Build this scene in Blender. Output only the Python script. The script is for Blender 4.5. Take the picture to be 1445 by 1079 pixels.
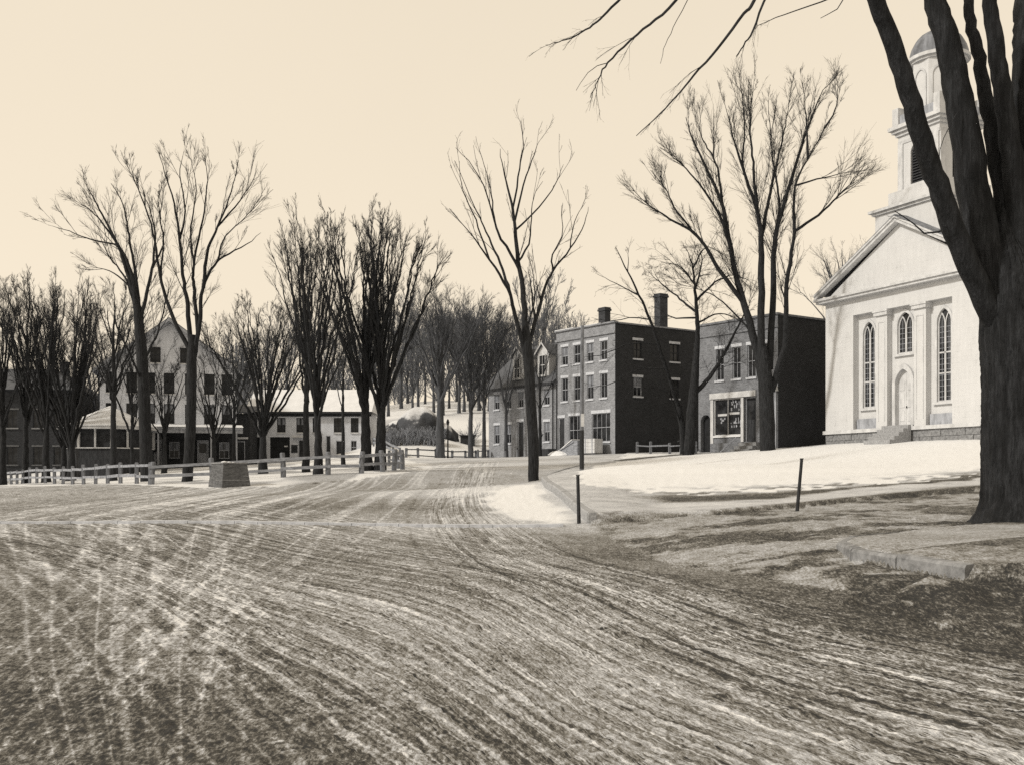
import bpy, math, random
import numpy as np

# ------------------------------------------------------------------ camera, sky, sun, exposure
scene = bpy.context.scene
for o in list(bpy.data.objects):
    bpy.data.objects.remove(o)
COL = scene.collection
FPX, CX, HY, EYE = 1550.0, 722.5, 677.0, 1.7      # focal length and horizon in photograph pixels, eye height in metres
cam_d = bpy.data.cameras.new("camera")
cam = bpy.data.objects.new("camera", cam_d)
COL.objects.link(cam)
cam.location = (0, 0, EYE)
cam.rotation_euler = (math.pi / 2, 0, 0)
cam_d.sensor_width = 36.0
cam_d.lens = 36.0 * FPX / 1445.0
cam_d.shift_y = (HY - 539.5) / 1445.0
cam_d.clip_end = 3000
scene.camera = cam

SUN_AZ = np.array([-0.93, -0.36]); SUN_AZ = SUN_AZ / np.linalg.norm(SUN_AZ)   # towards the sun, on the ground
SUN_EL = math.radians(35)
world = bpy.data.worlds.new("World")
scene.world = world
world.use_nodes = True
wn, wl = world.node_tree.nodes, world.node_tree.links
wn.clear()
sky = wn.new("ShaderNodeTexSky")
sky.sky_type = 'NISHITA'
sky.sun_disc = False
sky.sun_elevation = SUN_EL
sky.sun_rotation = math.atan2(SUN_AZ[0], SUN_AZ[1])
sky.altitude = 100
sky.air_density = 1.0
sky.dust_density = 3.0
sky.ozone_density = 1.0
bw = wn.new("ShaderNodeRGBToBW")                 # a black-and-white plate on cream paper: the sky keeps its light, loses its blue
pw = wn.new("ShaderNodeMath"); pw.operation = 'POWER'; pw.inputs[1].default_value = 0.15
tint = wn.new("ShaderNodeMix"); tint.data_type = 'RGBA'; tint.blend_type = 'MULTIPLY'
tint.inputs[0].default_value = 1.0
tint.inputs[7].default_value = (1.0, 0.874, 0.69, 1)
bg = wn.new("ShaderNodeBackground"); bg.inputs[1].default_value = 0.785
wo = wn.new("ShaderNodeOutputWorld")
cn = wn.new("ShaderNodeTexNoise"); cn.inputs["Scale"].default_value = 2.2; cn.inputs["Detail"].default_value = 5     # thin uneven veil of cloud
cm = wn.new("ShaderNodeMath"); cm.operation = 'MULTIPLY_ADD'; cm.inputs[1].default_value = 0.5; cm.inputs[2].default_value = 0.75
cx_ = wn.new("ShaderNodeMath"); cx_.operation = 'MULTIPLY'
tc = wn.new("ShaderNodeTexCoord"); wl.new(tc.outputs["Generated"], cn.inputs["Vector"]); wl.new(cn.outputs["Fac"], cm.inputs[0])
wl.new(sky.outputs[0], bw.inputs[0]); wl.new(bw.outputs[0], cx_.inputs[0]); wl.new(cm.outputs[0], cx_.inputs[1]); wl.new(cx_.outputs[0], pw.inputs[0])
wl.new(pw.outputs[0], tint.inputs[6]); wl.new(tint.outputs[2], bg.inputs[0]); wl.new(bg.outputs[0], wo.inputs[0])

sun_d = bpy.data.lights.new("sun", 'SUN')
sun_d.energy = 2.8
sun_d.angle = math.radians(4.0)
sun_d.color = (1.0, 0.95, 0.86)
sun = bpy.data.objects.new("sun", sun_d)
COL.objects.link(sun)
sun.rotation_euler = (math.pi / 2 - SUN_EL, 0, math.atan2(SUN_AZ[0], -SUN_AZ[1]))
sun.location = (-60, -20, 60)

scene.render.engine = 'CYCLES'
scene.view_settings.view_transform = 'Standard'
scene.view_settings.look = 'None'
scene.view_settings.gamma = 1
scene.view_settings.exposure = 0.0
scene.cycles.max_bounces = 4
scene.cycles.diffuse_bounces = 3
scene.cycles.glossy_bounces = 2
scene.cycles.sample_clamp_indirect = 2.0
scene.cycles.sample_clamp_direct = 6.0
scene.cycles.use_denoising = False

# ------------------------------------------------------------------ helpers
rng = np.random.default_rng(7)
random.seed(7)

def tag(o, label=None, cat=None, group=None, kind=None):
    if label: o["label"] = label
    if cat: o["category"] = cat
    if group: o["group"] = group
    if kind: o["kind"] = kind
    return o

def empty(name, loc=(0, 0, 0), rz=0.0, parent=None):
    o = bpy.data.objects.new(name, None)
    o.empty_display_size = 0.3
    COL.objects.link(o)
    o.location = loc
    o.rotation_euler = (0, 0, rz)
    o.parent = parent
    return o

def link_mesh(name, me, parent=None, loc=(0, 0, 0), rz=0.0):
    o = bpy.data.objects.new(name, me)
    COL.objects.link(o)
    o.parent = parent
    o.location = loc
    o.rotation_euler = (0, 0, rz)
    return o

class MB:
    """collects faces, links them as one mesh object"""
    def __init__(s): s.v, s.f = [], []
    def add(s, vs, fs):
        n = len(s.v); s.v += [tuple(map(float, p)) for p in vs]; s.f += [tuple(i + n for i in f) for f in fs]; return s
    def box(s, x0, x1, y0, y1, z0, z1):
        return s.add([(x0, y0, z0), (x1, y0, z0), (x1, y1, z0), (x0, y1, z0), (x0, y0, z1), (x1, y0, z1), (x1, y1, z1), (x0, y1, z1)],
                     [(0, 3, 2, 1), (4, 5, 6, 7), (0, 1, 5, 4), (1, 2, 6, 5), (2, 3, 7, 6), (3, 0, 4, 7)])
    def frustum(s, x0, x1, y0, y1, z0, z1, i):
        return s.add([(x0, y0, z0), (x1, y0, z0), (x1, y1, z0), (x0, y1, z0), (x0 + i, y0 + i, z1), (x1 - i, y0 + i, z1), (x1 - i, y1 - i, z1), (x0 + i, y1 - i, z1)],
                     [(0, 3, 2, 1), (4, 5, 6, 7), (0, 1, 5, 4), (1, 2, 6, 5), (2, 3, 7, 6), (3, 0, 4, 7)])
    def prism_y(s, poly, y0, y1):
        """poly in (x, z), counter-clockwise seen from -y; extruded from y0 (front) to y1"""
        n = len(poly)
        vs = [(x, y0, z) for x, z in poly] + [(x, y1, z) for x, z in poly]
        fs = [tuple(range(n)), tuple(range(2 * n - 1, n - 1, -1))]
        for i in range(n):
            j = (i + 1) % n
            fs.append((j, i, i + n, j + n))
        return s.add(vs, fs)
    def prism_z(s, poly, z0, z1, top=None):
        n = len(poly); top = top or poly
        vs = [(x, y, z0) for x, y in poly] + [(x, y, z1) for x, y in top]
        fs = [tuple(range(n - 1, -1, -1)), tuple(range(n, 2 * n))]
        for i in range(n):
            j = (i + 1) % n
            fs.append((i, j, j + n, i + n))
        return s.add(vs, fs)
    def beam(s, a, b, w, h):
        """bar from a to b, w wide (horizontal), h tall"""
        a, b = np.array(a, float), np.array(b, float)
        d = b - a; d /= np.linalg.norm(d)
        side = np.cross(d, (0, 0, 1.0)); 
        if np.linalg.norm(side) < 1e-3: side = np.array([1.0, 0, 0])
        side /= np.linalg.norm(side); up = np.cross(side, d)
        vs = []
        for p in (a, b):
            for q, r in ((-1, -1), (1, -1), (1, 1), (-1, 1)):
                vs.append(p + side * w / 2 * q + up * h / 2 * r)
        return s.add(vs, [(0, 1, 2, 3), (7, 6, 5, 4), (1, 0, 4, 5), (2, 1, 5, 6), (3, 2, 6, 7), (0, 3, 7, 4)])
    def tube(s, pts, rad, sides=8, cap=True):
        P = np.array(pts, float); n = len(P)
        R = np.array(rad, float) * np.ones(n)
        t = np.gradient(P, axis=0); t /= np.linalg.norm(t, axis=1)[:, None] + 1e-9
        ref = np.array([1.0, 0, 0]) if abs(t[0, 0]) < 0.8 else np.array([0, 1.0, 0])
        a = np.cross(t, ref); a /= np.linalg.norm(a, axis=1)[:, None] + 1e-9
        b = np.cross(t, a)
        ang = np.arange(sides) * 2 * math.pi / sides
        vs = (P[:, None] + R[:, None, None] * (np.cos(ang)[None, :, None] * a[:, None] + np.sin(ang)[None, :, None] * b[:, None])).reshape(-1, 3)
        fs = []
        for i in range(n - 1):
            for k in range(sides):
                k2 = (k + 1) % sides
                fs.append((i * sides + k2, i * sides + k, (i + 1) * sides + k, (i + 1) * sides + k2))
        if cap:
            fs.append(tuple(range(sides))); fs.append(tuple(range(n * sides - 1, (n - 1) * sides - 1, -1)))
        return s.add(vs, fs)
    def mesh(s, name, mat, smooth=False):
        me = bpy.data.meshes.new(name)
        me.from_pydata(s.v, [], s.f)
        me.materials.append(mat)
        if smooth: me.polygons.foreach_set("use_smooth", [True] * len(me.polygons))
        me.update()
        return me
    def build(s, name, mat, parent=None, loc=(0, 0, 0), rz=0.0, smooth=False, bevel=0.0):
        o = link_mesh(name, s.mesh(name, mat, smooth), parent, loc, rz)
        if bevel:
            b = o.modifiers.new("bevel", 'BEVEL'); b.width = bevel; b.segments = 1; b.limit_method = 'ANGLE'
        return o

def np_mesh(name, V, F, mat, smooth=True, attrs=None):
    """V (n,3), F (m,k) arrays"""
    me = bpy.data.meshes.new(name)
    k = F.shape[1]
    me.vertices.add(len(V)); me.vertices.foreach_set("co", V.astype(np.float32).ravel())
    me.loops.add(F.size); me.loops.foreach_set("vertex_index", F.astype(np.int32).ravel())
    me.polygons.add(len(F))
    me.polygons.foreach_set("loop_start", np.arange(0, F.size, k, dtype=np.int32))
    me.polygons.foreach_set("loop_total", np.full(len(F), k, dtype=np.int32))
    me.polygons.foreach_set("use_smooth", np.full(len(F), smooth))
    for an, av in (attrs or {}).items():
        a = me.attributes.new(an, 'FLOAT', 'POINT')
        a.data.foreach_set("value", av.astype(np.float32))
    me.materials.append(mat)
    me.update(calc_edges=True)
    return me

# ------------------------------------------------------------------ materials
class NT:
    def __init__(s, name):
        s.m = bpy.data.materials.new(name); s.m.use_nodes = True
        s.n, s.l = s.m.node_tree.nodes, s.m.node_tree.links
        s.bsdf = s.n["Principled BSDF"]
        s.bsdf.inputs["Specular IOR Level"].default_value = 0.25
    def put(s, sock, v):
        if hasattr(v, "is_linked"): s.l.new(v, sock)
        else: sock.default_value = v
    def coord(s, kind="Object", scale=None):
        c = s.n.new("ShaderNodeTexCoord").outputs[kind]
        if scale is None: return c
        mp = s.n.new("ShaderNodeMapping"); mp.inputs["Scale"].default_value = scale
        s.l.new(c, mp.inputs[0]); return mp.outputs[0]
    def noise(s, vec, scale, detail=4, rough=0.6):
        t = s.n.new("ShaderNodeTexNoise"); s.l.new(vec, t.inputs["Vector"])
        t.inputs["Scale"].default_value = scale; t.inputs["Detail"].default_value = detail; t.inputs["Roughness"].default_value = rough
        return t.outputs["Fac"]
    def math(s, op, a, b=0.0, c=0.0, clamp=False):
        t = s.n.new("ShaderNodeMath"); t.operation = op; t.use_clamp = clamp
        s.put(t.inputs[0], a); s.put(t.inputs[1], b); s.put(t.inputs[2], c)
        return t.outputs[0]
    def ramp(s, fac, stops):
        t = s.n.new("ShaderNodeValToRGB"); s.l.new(fac, t.inputs[0])
        e = t.color_ramp.elements
        while len(e) > 1: e.remove(e[-1])
        e[0].position = stops[0][0]; e[0].color = (*stops[0][1], 1)
        for p, c in stops[1:]:
            k = e.new(p); k.color = (*c, 1)
        return t.outputs[0]
    def attr(s, name):
        t = s.n.new("ShaderNodeAttribute"); t.attribute_name = name; return t.outputs["Fac"]
    def bump(s, h, strength=0.5, dist=0.02):
        t = s.n.new("ShaderNodeBump"); t.inputs["Strength"].default_value = strength; t.inputs["Distance"].default_value = dist
        s.l.new(h, t.inputs["Height"]); s.l.new(t.outputs[0], s.bsdf.inputs["Normal"])
    def done(s, col, rough=0.8):
        s.put(s.bsdf.inputs["Base Color"], col if hasattr(col, "is_linked") else (*col, 1))
        s.put(s.bsdf.inputs["Roughness"], rough)
        return s.m

def grey(v, w=0.0):
    """a neutral print grey under the cream light; w > 0 lets it warm up"""
    return (v * (0.945 + 0.055 * w), v * 1.0, v * (1.13 - 0.13 * w))

def mottled(name, lo, hi, scale=6.0, detail=5, rough=0.85, stretch=(1, 1, 1), bump=0.0, w=0.0, a=0.35, b=0.65, dist=0.02):
    t = NT(name)
    v = t.coord("Object", stretch)
    n = t.noise(v, scale, detail, 0.65)
    if bump: t.bump(n, bump, dist)
    return t.done(t.ramp(n, [(a, grey(lo, w)), (b, grey(hi, w))]), rough)

def brick_mat(name, lo, hi, mortar, w=0.0):
    t = NT(name)
    c = t.coord("Object")
    sp = t.n.new("ShaderNodeSeparateXYZ"); t.l.new(c, sp.inputs[0])
    cb = t.n.new("ShaderNodeCombineXYZ")
    t.l.new(t.math('ADD', sp.outputs[0], sp.outputs[1]), cb.inputs[0]); t.l.new(sp.outputs[2], cb.inputs[1])
    b = t.n.new("ShaderNodeTexBrick"); t.l.new(cb.outputs[0], b.inputs["Vector"])
    b.inputs["Scale"].default_value = 1.0
    b.inputs["Brick Width"].default_value = 0.22; b.inputs["Row Height"].default_value = 0.075; b.inputs["Mortar Size"].default_value = 0.009
    b.inputs["Color1"].default_value = (*grey(lo, w), 1); b.inputs["Color2"].default_value = (*grey(hi, w), 1); b.inputs["Mortar"].default_value = (*grey(mortar, w), 1)
    n1 = t.noise(cb.outputs[0], 0.7, 6, 0.7); n2 = t.noise(cb.outputs[0], 7.0, 3, 0.7)
    k = t.math('ADD', t.math('MULTIPLY', n1, 0.9), t.math('MULTIPLY', n2, 0.9))
    k = t.math('ADD', k, 0.1)
    mx = t.n.new("ShaderNodeMix"); mx.data_type = 'RGBA'; mx.blend_type = 'MULTIPLY'; mx.inputs[0].default_value = 1
    t.l.new(b.outputs[0], mx.inputs[6]); t.l.new(k, mx.inputs[7])
    t.bump(b.outputs["Fac"], -0.4, 0.01)
    return t.done(mx.outputs[2], 0.9)

def board_mat(name, lo, hi, pitch, w=0.3, lap=0.22, bump=0.5):
    """painted clapboards: lap lines every pitch metres, weathering"""
    t = NT(name)
    c = t.coord("Object")
    sp = t.n.new("ShaderNodeSeparateXYZ"); t.l.new(c, sp.inputs[0])
    saw = t.math('FRACT', t.math('DIVIDE', sp.outputs[2], pitch))
    n1 = t.noise(c, 0.9, 6, 0.7)
    st = t.coord("Object", (2.5, 2.5, 0.5)); n2 = t.noise(st, 1.6, 5, 0.65)
    line = t.math('LESS_THAN', saw, 0.13)
    v = t.math('ADD', t.math('MULTIPLY', n1, 0.5), t.math('MULTIPLY', n2, 0.5))
    v = t.math('SUBTRACT', v, t.math('MULTIPLY', line, lap))
    t.bump(saw, bump, 0.02)
    return t.done(t.ramp(v, [(0.2, grey(lo * 0.55, w)), (0.40, grey(lo, w)), (0.62, grey(hi, w))]), 0.7)

M = {}
M['bark'] = mottled('bark', 0.006, 0.036, 24.0, 7, 0.95, (1, 1, 0.10), 1.0, 0.1, dist=0.06)
t = NT('bark_old')                                            # furrowed old elm bark: broad plates, fine grain, pale scars
n1 = t.noise(t.coord("Object", (1, 1, .22)), 7.0, 5, .6); n2 = t.noise(t.coord("Object", (1, 1, .09)), 30.0, 6, .7); n3 = t.noise(t.coord("Object"), 1.3, 3, .6)
vv = t.math('ADD', t.math('MULTIPLY', n1, .45), t.math('ADD', t.math('MULTIPLY', n2, .40), t.math('MULTIPLY', n3, .15)))
t.bump(vv, 1.0, .12)
M['bark_old'] = t.done(t.ramp(vv, [(.34, grey(.004)), (.48, grey(.014)), (.60, grey(.034)), (.70, grey(.075))]), .95)
M['bark_pale'] = mottled('bark_pale', 0.16, 0.34, 7.0, 5, 0.95, (1, 1, 0.2), 0.7, 0.1)
M['bark_haze'] = mottled('bark_haze', 0.045, 0.09, 5.0, 4, 0.95, (1, 1, 0.2))  # far trunks paled in colour to stand in for haze
M['twig_mid_haze'] = mottled('twig_mid_haze', 0.05, 0.10, 3.0, 3, 0.95)  # twigs lightened with distance, a painted touch of haze
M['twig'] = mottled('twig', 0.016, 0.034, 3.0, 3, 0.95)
M['twig_haze'] = mottled('twig_haze', 0.10, 0.17, 2.0, 3, 0.95)  # palest twigs: haze over the hill wood put into the colour
M['church_paint'] = board_mat('church_paint', 0.52, 0.58, 0.30, 0.85, 0.06, 0.25)
M['trim_white'] = mottled('trim_white', 0.42, 0.60, 2.5, 6, 0.6, (1, 1, 0.5), 0.0, 0.8)
M['trim_grey'] = mottled('trim_grey', 0.22, 0.42, 3.0, 6, 0.7, (1, 1, 0.4), 0.0, 0.2)
M['clapboard'] = board_mat('clapboard', 0.52, 0.66, 0.16, 0.3, 0.10, 0.35)
M['brick_lit'] = brick_mat('brick_lit', 0.17, 0.27, 0.31, 0.3)  # paler copy of the brick: sunlight put into the front walls' colour
M['brick_shaded'] = brick_mat('brick_shaded', 0.020, 0.036, 0.042)  # darker copy of the brick: shade put into the other walls' colour
M['brick_dark'] = brick_mat('brick_dark', 0.035, 0.06, 0.065)
M['brick_tree_shade'] = brick_mat('brick_tree_shade', 0.12, 0.20, 0.23, 0.2)  # front brick darkened: tree shadow put into the shop's colour
M['brick_black'] = brick_mat('brick_black', 0.018, 0.034, 0.04)
M['lintel'] = mottled('lintel', 0.42, 0.60, 5.0, 4, 0.8, w=0.3)
M['stone'] = mottled('stone', 0.12, 0.28, 6.0, 7, 0.9, bump=0.6, w=0.7)
M['stone_dark'] = mottled('stone_dark', 0.06, 0.15, 5.0, 7, 0.9, (1, 1, 3.0), 0.7, 0.6)
M['granite'] = mottled('granite', 0.20, 0.38, 14.0, 6, 0.85, bump=0.4, w=0.7)
M['dark_wood'] = mottled('dark_wood', 0.02, 0.05, 8.0, 4, 0.8, (1, 1, 0.2))
M['old_wood'] = mottled('old_wood', 0.16, 0.34, 9.0, 6, 0.9, (0.4, 0.4, 1.0), 0.5, 0.1)
M['post_wood'] = mottled('post_wood', 0.09, 0.22, 10.0, 6, 0.9, (1, 1, 0.2), 0.6, 0.1)
M['shingle'] = mottled('shingle', 0.055, 0.13, 5.0, 6, 0.9, (1, 1, 5.0), 0.4)
M['tin'] = mottled('tin', 0.09, 0.22, 2.5, 6, 0.55, (1, 1, 0.3))
M['snow'] = mottled('snow', 0.62, 0.70, 1.5, 6, 0.75, bump=0.25, w=0.75, dist=0.04)
M['iron'] = mottled('iron', 0.015, 0.035, 8.0, 4, 0.6)
M['rock'] = mottled('rock', 0.03, 0.10, 1.6, 8, 0.95, bump=0.9, dist=0.2)
t = NT('glass'); v = t.coord("Object"); n = t.noise(v, 1.3, 3, 0.6)
t.bump(n, 0.08, 0.05)
M['glass'] = t.done(t.ramp(n, [(0.35, grey(0.012)), (0.7, grey(0.05))]), 0.12)
M['curtain'] = mottled('curtain', 0.10, 0.30, 3.0, 4, 0.9, (3, 3, 0.3))
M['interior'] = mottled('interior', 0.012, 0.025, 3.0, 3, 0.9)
M['screen'] = mottled('screen', 0.02, 0.045, 3.0, 3, 0.8)

def ground_mat(name, fine=1.0):
    t = NT(name)
    c = t.coord("Object")
    s, k = t.attr("snow"), t.attr("track")
    n1 = t.noise(c, 0.7, 6, 0.65); n2 = t.noise(c, 5.0, 6, 0.75); n3 = t.noise(t.coord("Object", (1, .32, 1)), 30.0, 5, 0.8)
    amp = t.math('SUBTRACT', 1.0, t.math('MULTIPLY', s, 0.93), clamp=True)     # clean snow is even, the trodden road is not
    v = t.math('ADD', s, k)
    mixn = t.math('ADD', t.math('MULTIPLY_ADD', n1, 0.55, -0.275), t.math('ADD', t.math('MULTIPLY_ADD', n2, 1.1, -0.55), t.math('MULTIPLY_ADD', n3, 2.5 * fine, -1.25 * fine)))
    v = t.math('ADD', v, t.math('MULTIPLY', mixn, t.math('MULTIPLY_ADD', amp, 1.0, 0.10)), clamp=True)
    # wheel lines: fine streaks that run with the traffic; each family of tracks has its own cross-track coordinate
    sy = t.n.new("ShaderNodeSeparateXYZ"); t.l.new(c, sy.inputs[0])
    for nm, F, lo_, amp_ in (('lam_a', 1.0, .5, 1.25), ('lam_c', 1.0, .5, 1.1)):
        cb = t.n.new("ShaderNodeCombineXYZ"); t.l.new(t.attr(nm), cb.inputs[0]); t.l.new(t.math('MULTIPLY', sy.outputs[1], .22), cb.inputs[1])
        q1 = t.noise(cb.outputs[0], 1.6, 3, .7)
        e = t.math('SUBTRACT', q1, lo_)
        e = t.math('ADD', e, t.math('MULTIPLY_ADD', t.noise(cb.outputs[0], .42, 2, .6), .75, -.375))
        v = t.math('ADD', v, t.math('MULTIPLY', t.math('MULTIPLY', e, amp_), t.attr(nm + '_w')))
    for nm, sc_, k_, am_ in (('lam_d', .50, .05, .33), ('lam_e', .46, .06, .30), ('lam_f', .46, .06, .30), ('lam_a', .42, .05, .24), ('lam_c', .42, .05, .22)):     # single runner and wheel lines
        cb = t.n.new("ShaderNodeCombineXYZ"); t.l.new(t.attr(nm), cb.inputs[0]); t.l.new(t.math('MULTIPLY', sy.outputs[1], k_), cb.inputs[1])
        ln_ = t.math('SUBTRACT', 1.0, t.math('MULTIPLY', t.math('ABSOLUTE', t.math('SUBTRACT', t.noise(cb.outputs[0], sc_, 1, .5), .5)), 21.0))
        ln_ = t.math('MULTIPLY', t.math('MAXIMUM', ln_, 0.0), t.math('MULTIPLY_ADD', n2, 2.0, -.35))
        v = t.math('ADD', v, t.math('MULTIPLY', t.math('MULTIPLY', ln_, am_), t.attr(nm + '_w')))
    for nm, k_ in (('lam_a', 2.6), ('lam_c', 3.1)):                                     # short dark dashes along the tracks: clod shadows put into the colour
        cb = t.n.new("ShaderNodeCombineXYZ"); t.l.new(t.attr(nm), cb.inputs[0]); t.l.new(t.math('MULTIPLY', sy.outputs[1], k_), cb.inputs[1])
        q2 = t.noise(cb.outputs[0], 1.3, 2, .6)
        dk = t.n.new("ShaderNodeMapRange"); dk.interpolation_type = 'SMOOTHSTEP'
        dk.inputs[1].default_value = .60; dk.inputs[2].default_value = .70; dk.inputs[3].default_value = 0; dk.inputs[4].default_value = .5
        t.l.new(q2, dk.inputs[0])
        v = t.math('SUBTRACT', v, t.math('MULTIPLY', dk.outputs[0], t.attr(nm + '_w')))
    v = t.math('ADD', v, 0.0, clamp=True)
    h = t.math('ADD', t.math('MULTIPLY', n2, 0.6), t.math('MULTIPLY', n3, 0.5))
    t.bump(h, 0.8, 0.03)
    col = t.ramp(v, [(0.0, grey(0.022, .8)), (0.22, (.062, .058, .051)), (0.45, (.192, .186, .174)), (0.66, grey(0.35, .6)), (0.90, grey(0.58, 0.8)), (1.0, grey(0.68, 0.9))])
    return t.done(col, 0.85)
M['ground'] = ground_mat('ground')

# ------------------------------------------------------------------ the lie of the land
def P(px, py, d):
    """world point seen at photograph pixel (px, py), d metres out"""
    return np.array([(px - CX) / FPX * d, d, EYE + (HY - py) / FPX * d])

_cp = []
def cp(px, py, d): _cp.append(P(px, py, d))
for x in (-14, 0, 12): _cp.append(np.array([x, -6.0, -0.06]))
for x in (-9, -4, 0): _cp.append(np.array([x, 6.5, 0.0]))
_cp += [np.array(q, float) for q in ((4.5, 7, 0.05), (9, 5, 0.3), (16, 10, 0.9), (24, 22, 1.4), (30, 40, 2.2), (-25, 15, 0.25), (-40, 40, 1.0), (-70, 60, 1.2), (-90, 120, 1.2))]
cp(1445, 900, 10.4); cp(1180, 806, 14.0); cp(1380, 770, 16.0); cp(1440, 742, 22); cp(1300, 735, 23.0); cp(1100, 760, 21.0)
cp(800, 740, 28.0); cp(400, 737, 28.0); cp(100, 737, 28.0); cp(836, 735, 28.5); cp(960, 790, 18.0); cp(700, 860, 12.9); cp(300, 860, 12.9)
cp(1120, 718, 30.0); cp(1390, 692, 36.0); cp(1390, 673, 42.0); cp(1100, 698, 37.0); cp(900, 703, 36.5); cp(820, 690, 39.0)
cp(753, 679, 52.0); cp(821, 665, 52.0); cp(900, 665, 56.0); cp(1100, 655, 58.0); cp(1300, 640, 54.0)
cp(1390, 621, 58.5); cp(1165, 628, 68.5); cp(1090, 634, 71.5); cp(1000, 640, 76.0); cp(868, 640, 85.5); cp(785, 643.5, 92.0); cp(690, 648, 100.0)
cp(650, 652, 76.0); cp(615, 661, 63.0); cp(690, 662, 62.0); cp(568, 662, 63.0); cp(510, 668, 57.0); cp(400, 673, 57.0); cp(285, 687, 51.5); cp(213, 683, 56.0); cp(100, 683, 72.0); cp(7, 682, 95.0)
cp(570, 645, 92.0); cp(615, 647, 96.0)
cp(235, 659, 100.0); cp(100, 664, 104.0); cp(420, 651, 110.0); cp(340, 663, 80.0); cp(480, 660, 76.0)
cp(560, 618, 112.0); cp(596, 613, 112.0); cp(650, 630, 115.0); cp(580, 590, 130.0); cp(640, 585, 140.0); cp(610, 566, 175.0); cp(700, 570, 170.0)
_cp += [np.array(q, float) for q in ((25, 90, 4.4), (50, 70, 4.6), (40, 110, 6.5), (15, 130, 8.5), (0, 230, 17.4), (-60, 220, 14.5), (60, 220, 15.5), (-40, 150, 7.0), (-80, 170, 5.0), (120, 120, 9.0), (-140, 150, 4.0), (0, 330, 20.0), (-160, 330, 16.0), (160, 330, 18.0))]
_cp = np.array(_cp)
_C2 = 5.0 ** 2
def _fit():
    n = len(_cp)
    A = np.sqrt(((_cp[:, None, :2] - _cp[None, :, :2]) ** 2).sum(-1) + _C2)
    Q = np.c_[np.ones(n), _cp[:, :2]]
    Mx = np.block([[A - np.eye(n) * 0.05, Q], [Q.T, np.zeros((3, 3))]])
    return np.linalg.solve(Mx, np.r_[_cp[:, 2], 0, 0, 0])
_W = _fit()
def Zb(x, y):
    """smooth terrain height"""
    x, y = np.broadcast_arrays(np.asarray(x, float), np.asarray(y, float)); sh = x.shape
    x, y = x.ravel(), y.ravel()
    out = np.empty(len(x))
    for i in range(0, len(x), 60000):
        a, b = x[i:i + 60000], y[i:i + 60000]
        r = np.sqrt((a[:, None] - _cp[None, :, 0]) ** 2 + (b[:, None] - _cp[None, :, 1]) ** 2 + _C2)
        out[i:i + 60000] = r @ _W[:-3] + _W[-3] + a * _W[-2] + b * _W[-1]
    return np.clip(out, -3, 32).reshape(sh)

def G(px, py, lo=3.0, hi=160.0):
    """ground point seen at a photograph pixel"""
    d = np.exp(np.linspace(math.log(lo), math.log(hi), 900))
    rx, rz = (px - CX) / FPX, (HY - py) / FPX
    g = EYE + rz * d - Zb(rx * d, d)
    s = np.where((g[:-1] > 0) & (g[1:] <= 0))[0]
    i = s[0] if len(s) else len(d) - 2
    k = g[i] / (g[i] - g[i + 1] + 1e-9) if len(s) else 0
    q = d[i] + k * (d[i + 1] - d[i])
    return np.array([rx * q, q, float(Zb(rx * q, q))])

def inside(poly, x, y):
    poly = np.asarray(poly); r = np.zeros(x.shape, bool)
    n = len(poly)
    for i in range(n):
        x0, y0 = poly[i][:2]; x1, y1 = poly[(i + 1) % n][:2]
        if y0 == y1: continue
        c = ((y0 > y) != (y1 > y)) & (x < (x1 - x0) * (y - y0) / (y1 - y0) + x0)
        r ^= c
    return r
def dist_line(pl, x, y):
    pl = np.asarray(pl)[:, :2]; best = np.full(x.shape, 1e9)
    for a, b in zip(pl[:-1], pl[1:]):
        d = b - a; L = (d ** 2).sum() + 1e-12
        t_ = np.clip(((x - a[0]) * d[0] + (y - a[1]) * d[1]) / L, 0, 1)
        best = np.minimum(best, np.hypot(x - a[0] - t_ * d[0], y - a[1] - t_ * d[1]))
    return best
def smooth(a, b, v):
    t_ = np.clip((v - a) / (b - a), 0, 1); return t_ * t_ * (3 - 2 * t_)
def resample(pl, step):
    pl = np.asarray(pl, float); L = np.r_[0, np.cumsum(np.linalg.norm(np.diff(pl[:, :2], axis=0), axis=1))]
    n = max(2, int(round(L[-1] / step)) + 1)
    s_ = np.linspace(0, L[-1], n)
    return np.stack([np.interp(s_, L, pl[:, i]) for i in range(pl.shape[1])], 1)
def spline(pl, n):
    """Catmull-Rom through points"""
    pl = np.asarray(pl, float); q = np.vstack([2 * pl[0] - pl[1], pl, 2 * pl[-1] - pl[-2]])
    out = []
    m = len(pl) - 1
    for u in np.linspace(0, m - 1e-6, n):
        i = int(u); f_ = u - i
        a, b, c, d = q[i], q[i + 1], q[i + 2], q[i + 3]
        out.append(0.5 * (2 * b + (c - a) * f_ + (2 * a - 5 * b + 4 * c - d) * f_ ** 2 + (3 * b - a - 3 * c + d) * f_ ** 3))
    return np.array(out)

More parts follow.
